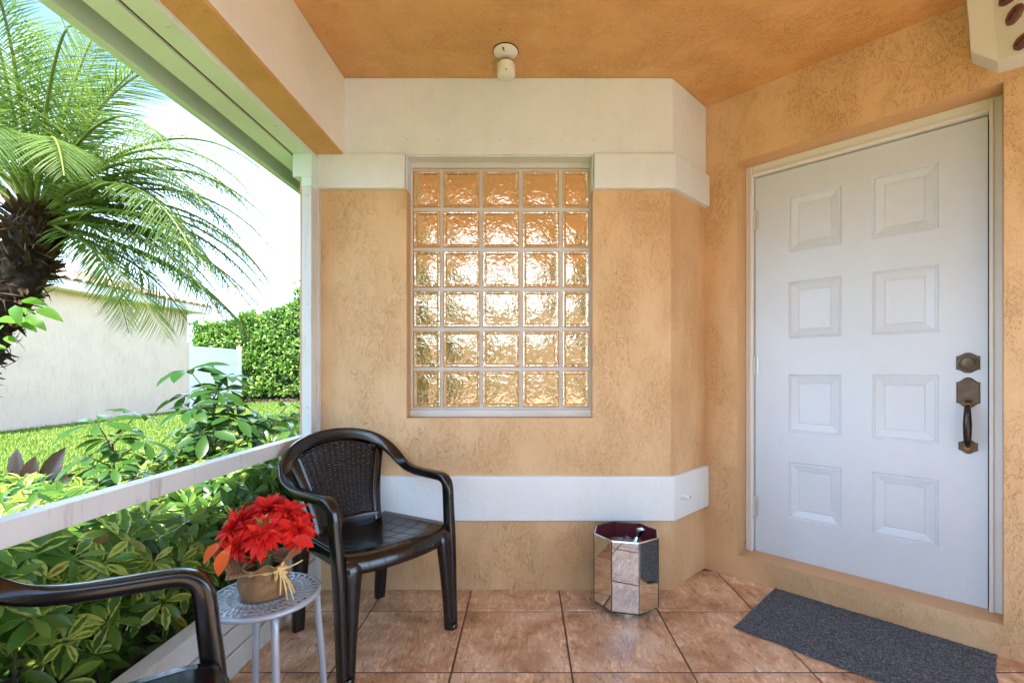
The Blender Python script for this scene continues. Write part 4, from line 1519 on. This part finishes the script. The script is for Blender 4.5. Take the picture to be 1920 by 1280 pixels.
def frond(az, el, L, sag, roll=0.0):
    n = 26
    d = Vector((math.cos(az) * math.cos(el), math.sin(az) * math.cos(el), math.sin(el)))
    p = PC - PO + Vector((math.cos(az), math.sin(az), 0)) * 0.05 + Vector((0, 0, rng.uniform(-0.10, 0.06) - 0.05 * (el < 0.5)))
    pts, dirs = [], []
    for i in range(n + 1):
        pts.append(p.copy())
        dirs.append(d.copy())
        p = p + d * (L / n)
        k = sag / n * (0.45 + 1.6 * i / n) * max(0.12, math.sqrt(d.x ** 2 + d.y ** 2))
        d = (d + Vector((0, 0, -k))).normalized()
    m = MB().tube(pts, [0.0105 * (1 - 0.86 * i / n) + 0.0012 for i in range(n + 1)], 6)
    fr_ = m.build('frond', M['rachis'], palm, smooth=60)
    mats, tips = [], []
    ns = 72
    side0 = Vector((-math.sin(az + roll), math.cos(az + roll), 0))
    tpl = leaf_template(1.0, 0.027, 5, 0.4, 0.24, peak=0.3)
    for s in range(ns):
        t = 0.13 + 0.87 * (s + rng.uniform(-0.3, 0.3)) / ns
        f_ = min(max(t, 0), 0.999) * n
        i = int(f_)
        c = pts[i].lerp(pts[i + 1], f_ - i)
        dd = dirs[i]
        up = dd.cross(side0)
        if up.z < 0:
            up = -up
        sd = up.cross(dd).normalized()
        ln = 0.29 * (0.35 + 0.65 * math.sin(math.pi * min(1.0, 0.12 + t * 0.92)) ** 0.7) * rng.uniform(0.85, 1.1)
        if t > 0.9:
            ln *= 0.75
        lean = 0.55 + 0.75 * t
        for sg in (1, -1):
            q = sd * sg * 1.0 + dd * lean + up * (0.22 - 0.25 * t) + Vector((0, 0, -0.22))
            q = q + Vector(rng.normal(0, 0.06, 3))
            mats.append((basis(q, up, ln), np.array(c)))
    V, F, at = scatter(tpl, mats)
    base_r = rng.random() * 0.45
    at['rnd'] = np.clip(base_r + at['rnd'] * 0.5, 0, 1)
    tag(np_mesh('leaflets', V, F, M['frond'], fr_, at), kind='stuff')


NF = 50
for k in range(NF):
    q = k / NF
    az = k * 2.39996 + rng.normal(0, 0.15)
    el = R(80 - 88 * q ** 1.1) + rng.normal(0, 0.06)
    L = 0.98 + 0.36 * math.sin(math.pi * min(1, q * 1.15 + 0.1)) + rng.uniform(-0.08, 0.1)
    if el < R(28) and math.sin(az) < -0.2:
        continue            # lower fronds on the porch side have been cut away
    frond(az, el, L, 1.6 + 0.7 * rng.random(), rng.normal(0, 0.12))
for az, el, L, sag in ((R(8), R(32), 1.50, 1.35), (R(-14), R(14), 1.52, 1.15), (R(22), R(50), 1.55, 1.7), (R(30), R(0), 1.4, 1.0), (R(-12), R(-22), 1.2, 0.75), (R(-40), R(30), 1.3, 1.3), (R(12), R(20), 1.55, 1.5), (R(-22), R(44), 1.45, 1.6), (R(3), R(42), 1.6, 1.8), (R(18), R(8), 1.5, 1.3), (R(36), R(34), 1.55, 1.6), (R(-8), R(2), 1.45, 1.1), (R(45), R(16), 1.5, 1.3), (R(15), R(-6), 1.4, 1.0), (R(-18), R(24), 1.45, 1.4), (R(24), R(26), 1.5, 1.6), (R(6), R(10), 1.5, 1.35), (R(34), R(-10), 1.35, 0.9)):
    frond(az, el, L * 0.93, sag * 1.25)

# climbing vine on the trunk
vn = tag(empty('climbing_vine', (-3.02, 2.55, 1.25)), 'bright green climbing vine hanging on the palm trunk', 'vine')
VO = Vector((-3.02, 2.55, 1.25))
vp = [Vector((-3.20, 2.53, -0.1)), Vector((-3.14, 2.51, 0.6)), Vector((-3.03, 2.50, 1.10)), Vector((-2.93, 2.50, 1.38)), Vector((-2.82, 2.50, 1.52))]
MB().tube([p - VO for p in vp], 0.005, 6).build('vine_stem', M['stem'], vn, smooth=60)
lt = leaf_template(0.125, 0.062, 5, 0.15, 0.25, peak=0.3)
for (px, py, Y, dx, dz, sc) in ((62, 562, 2.50, 1.0, -0.05, 1.0), (92, 578, 2.50, 1.0, -0.35, 1.1), (40, 585, 2.50, 0.5, 0.1, 1.0), (55, 598, 2.48, 0.8, -0.4, 0.9), (30, 610, 2.50, -0.6, -0.5, 0.8), (20, 570, 2.48, -0.4, 0.3, 0.9), (72, 590, 2.46, 0.9, -0.55, 1.0),
                               (35, 630, 2.50, 0.6, -0.3, 0.7), (8, 648, 2.50, 0.8, -0.1, 0.6), (50, 572, 2.44, 0.2, -0.5, 0.9), (15, 598, 2.45, 0.9, 0.0, 1.0), (5, 625, 2.46, 0.5, -0.6, 0.8)):
    c = PXL(px - 22, py, Y) - VO
    V, F, at = scatter(lt, [(basis((dx, rng.uniform(-0.4, 0.1), dz), (0.1, -0.6, 0.8), sc), np.array(c))])
    np_mesh('leaf', V, F, M['vine'], vn, at)


# ------------------------------------------------------------------ shrubs along the screen
def umbel(c, axis, L, n, mats, spread=0.75, jit=0.12):
    ax = np.array(axis, float)
    ax /= np.linalg.norm(ax)
    e = np.cross(ax, rng.normal(0, 1, 3))
    e /= np.linalg.norm(e) + 1e-9
    e2 = np.cross(ax, e)
    a0 = rng.uniform(0, 6.28)
    for k in range(n):
        a = a0 + 2 * math.pi * k / n + rng.normal(0, 0.12)
        r = e * math.cos(a) + e2 * math.sin(a)
        d = r * spread + ax * (1 - spread) * rng.uniform(0.3, 1.3) + rng.normal(0, jit, 3)
        mats.append((basis(d, ax + rng.normal(0, 0.15, 3), L * rng.uniform(0.75, 1.15)), np.array(c) + d * L * 0.10))


def canopy(x, y):
    """height of the shrub mass over the bed"""
    t = (-1.2 - x) / 1.15
    h = 0.64 + 0.06 * math.sin(y * 2.1 + 0.5) + 0.05 * math.sin(y * 5.3 + x * 4) + 0.06 * noise.noise(Vector((x * 3, y * 3, 1)))
    return h * max(0.25, min(1.0, 1.12 - 0.5 * max(0, t - 0.75) * 4))


mv, mg = [], []
stems = MB()
for k in range(5600):
    x = -1.19 - 1.18 * rng.random()
    y = rng.uniform(-0.6, 5.2)
    top = canopy(x, y)
    q = rng.random()
    z = GZ + (top - GZ) * (0.22 + 0.80 * q ** 0.42)
    if x > -1.30 and z > 0.70:
        continue
    near = max(0, min(1, (x + 1.75) / 0.5))
    farther = max(0, min(1, (y - 1.3) / 1.2))
    pg = 0.08 + 0.72 * near * farther + (0.15 if q < 0.2 else 0)
    ax = np.array((rng.normal(0.10, 0.35), rng.normal(-0.15, 0.35), 1.0))
    if x > -1.45:
        ax += np.array((0.55, -0.25, -0.15))
    if rng.random() < pg:
        umbel((x, y, z), ax, rng.uniform(0.075, 0.12), rng.integers(6, 9), mg)
    else:
        umbel((x, y, z), ax, rng.uniform(0.055, 0.092), rng.integers(6, 9), mv)
tv = leaf_template(1.0, 0.34, 4, 0.30, 0.28, peak=0.58)
tg = leaf_template(1.0, 0.30, 4, 0.28, 0.30, peak=0.58)
V, F, at = scatter(tv, mv)
tag(np_mesh('variegated_shrubbery', V, F, M['varieg'], None, at), 'mass of yellow variegated umbrella shrub leaves along the porch screen', 'shrubs', kind='stuff')
V, F, at = scatter(tg, mg)
tag(np_mesh('green_shrubbery', V, F, M['green'], None, at), 'dark green umbrella shrub leaves close behind the screen rail', 'shrubs', kind='stuff')
for k in range(150):
    x = -1.25 - 1.0 * rng.random()
    y = rng.uniform(0.2, 4.6)
    top = canopy(x, y) - 0.06
    lx, ly = rng.normal(0.05, 0.10), rng.normal(0, 0.14)
    pts = []
    for t in (0, 0.3, 0.6, 1.0):
        pts.append((min(x + lx * t, -1.15), y + ly * t + 0.02 * math.sin(5 * t + k), -0.12 + (top + 0.12) * t))
    stems.tube(pts, [0.0085, 0.007, 0.005, 0.003], 6)
tag(stems.build('shrubbery_stems', M['stem'], None, smooth=60), 'thin branching brown stems under the umbrella shrub leaves', 'stems', kind='stuff')


def schefflera(base, top, nodes, L, label, sd):
    global rng
    rng = np.random.default_rng(sd)
    root = tag(empty('umbrella_plant', base), label, 'plant', 'tall umbrella plants above the shrubs')
    B, T = Vector(base), Vector(top)
    bend = Vector((0.03, -0.02, 0))
    path = [B.lerp(T, t) - B + bend * math.sin(math.pi * t) for t in (0, 0.25, 0.5, 0.75, 1.0)]
    MB().tube(path, [0.009, 0.008, 0.007, 0.006, 0.004], 8).build('stem', M['stem'], root, smooth=60)
    tpl = leaf_template(1.0, 0.36, 6, 0.22, 0.32, peak=0.62)
    src = None
    for k in range(nodes):
        t = 0.50 + 0.50 * (k + 0.6) / nodes
        p = (B.lerp(T, t) - B) + bend * math.sin(math.pi * t)
        a = k * 2.4 + sd
        d = Vector((math.cos(a), math.sin(a), 0.75 if k < nodes - 2 else 1.6)).normalized()
        pl = L * rng.uniform(0.9, 1.5)
        e = p + d * pl
        MB().tube([p, p + d * pl * 0.5 + Vector((0, 0, 0.006)), e], [0.0032, 0.0028, 0.0024], 6).build('leaf_stalk', M['stem'], root, smooth=60)
        mats = []
        umbel(tuple(e), (d.x * 0.6, d.y * 0.6, 0.85), L * rng.uniform(0.85, 1.15), int(rng.integers(6, 9)), mats, 0.85, 0.06)
        for A, O in mats:
            if src is None:
                V_, F_, at_ = scatter(tpl, [(np.eye(3), np.zeros(3))])
                src = o = np_mesh('leaf', V_, F_, M['green'], root, at_)
            else:
                o = src.copy()
                C.objects.link(o)
            o.matrix_local = Matrix([[*A[i], O[i]] for i in range(3)] + [[0, 0, 0, 1]])
            o.parent = root


schefflera((-1.78, 2.68, -0.11), (-1.70, 2.62, 0.96), 20, 0.145, 'tallest dark green umbrella plant rising in front of the white fence', 11)
schefflera((-2.02, 2.36, -0.11), (-2.03, 2.36, 0.74), 15, 0.13, 'smaller green umbrella plant right of the bronze leafed plant', 5)
schefflera((-1.62, 2.98, -0.11), (-1.56, 2.98, 0.78), 10, 0.12, 'green umbrella plant nearest the white corner post', 23)

cd = tag(empty('bronze_plant', (-2.36, 2.30, -0.11)), 'bronze brown broad leafed plant against the lawn', 'plant')
for (px, py, dx, dy, dz, L_, W_) in ((48, 930, -0.30, 0.0, 1, 0.24, 0.075), (62, 935, 0.05, -0.1, 1, 0.21, 0.085), (72, 935, 0.42, 0.0, 1, 0.27, 0.080), (84, 930, 1.0, -0.2, 0.75, 0.19, 0.06), (58, 940, -0.1, -0.5, 0.9, 0.18, 0.07), (66, 938, 0.3, 0.4, 1, 0.2, 0.07)):
    c = PXL(px, py, 2.30) - Vector((-2.36, 2.30, -0.11))
    V, F, at = scatter(leaf_template(L_, W_, 6, 0.5, 0.12, peak=0.6), [(basis((dx, dy, dz), (0.1, -1, 0.2)), np.array(c))])
    np_mesh('leaf', V, F, M['cordyline'], cd, at)
MB().tube([(0, 0, 0), (0.02, 0, 0.3), (0.02, 0, 0.52)], 0.012, 8).build('stem', M['stem'], cd, smooth=60)

bl = tag(empty('broadleaf_seedling', (-1.40, 1.28, -0.11)), 'single broad bright green leaf beside the rail above the armchair', 'plant')
V, F, at = scatter(leaf_template(0.15, 0.095, 8, 0.12, 0.12, peak=0.45), [(basis((0.9, -0.3, 0.02), (0.25, -0.55, 0.8)), np.array((0.04, -0.05, 0.70)))])
np_mesh('leaf', V, F, M['vine'], bl, at)
MB().tube([(0, 0, 0), (-0.03, -0.01, 0.4), (0.04, -0.05, 0.70)], 0.004, 6).build('stem', M['stem'], bl, smooth=60)

# ------------------------------------------------------------------ grass blades and mulch chips
NG = 120000
rr = rng.random(NG)
gy = 1.2 + 17.5 * rr ** 1.6
gx = -2.38 - rng.random(NG) * np.minimum(8.2, 0.6 + gy * 0.9)
hh = rng.uniform(0.025, 0.06, NG)
an = rng.uniform(0, 2 * math.pi, NG)
wd = rng.uniform(0.003, 0.006, NG) * (1 + gy * 0.15)
lean = rng.uniform(0.1, 0.8, NG) * hh
V = np.zeros((NG, 3, 3))
V[:, 0] = np.stack([gx - np.sin(an) * wd, gy + np.cos(an) * wd, np.full(NG, GZ)], 1)
V[:, 1] = np.stack([gx + np.sin(an) * wd, gy - np.cos(an) * wd, np.full(NG, GZ)], 1)
V[:, 2] = np.stack([gx + np.cos(an) * lean, gy + np.sin(an) * lean, GZ + hh], 1)
F = np.arange(NG * 3).reshape(-1, 3)
ok = ~((gx > -2.5) & (gy < 5))
Vk = V[ok].reshape(-1, 3)
nk = int(ok.sum())
tag(np_mesh('grass', Vk, np.arange(nk * 3).reshape(-1, 3), M['grass'], None, dict(rnd=np.repeat(rng.random(nk), 3)), smooth=False), 'short bright green lawn grass between the shrubs and the neighbouring house', 'grass', kind='stuff')
mats = []
tpl = leaf_template(0.045, 0.016, 2, 0.2, 0.1, tipw=0.5)
for k in range(6000):
    x, y = rng.uniform(-2.4, -1.15), rng.uniform(0.2, 5)
    if k > 5000:
        x, y = rng.uniform(-13, -8), rng.uniform(18.7, 20)
    d = rng.normal(0, 1, 3) * (1, 1, 0.3)
    mats.append((basis(d, (rng.normal(0, 0.4), rng.normal(0, 0.4), 1), rng.uniform(0.6, 1.6) * (2.5 if k > 5000 else 1)), np.array((x, y, -0.098 if k <= 5000 else -0.11))))
V, F, at = scatter(tpl, mats)
tag(np_mesh('mulch_debris', V, F, M['chip'], None, at, smooth=False), 'brown bark mulch chips under the shrubs', 'mulch', kind='stuff')

# ------------------------------------------------------------------ wall and hedge copies added unseen behind the viewer to shape glass reflections
gw = tag(empty('reflection_wall', (0.3, -6.3, GZ)), 'unseen tan stucco wall added behind the viewer for reflections', 'wall')
MB().box(-2.4, 2.4, -0.1, 0.1, 0, 2.5).build('wall_body', M['stucco'], gw)
MB().box(-2.45, 2.45, -0.14, 0.14, 2.5, 2.58).build('coping', M['white'], gw, bevel=0.01)
for loc, rz, lab in (((-5.1, -8.6, GZ), math.pi, 'unseen tall hedge added on the lawn side for reflections'), ((5.3, -8.6, GZ), math.pi, 'unseen tall hedge added on the driveway side for reflections')):
    h2 = copy_tree(hd)
    h2.location = loc
    h2.rotation_euler = (0, 0, rz)
    tag(h2, lab, 'hedge')
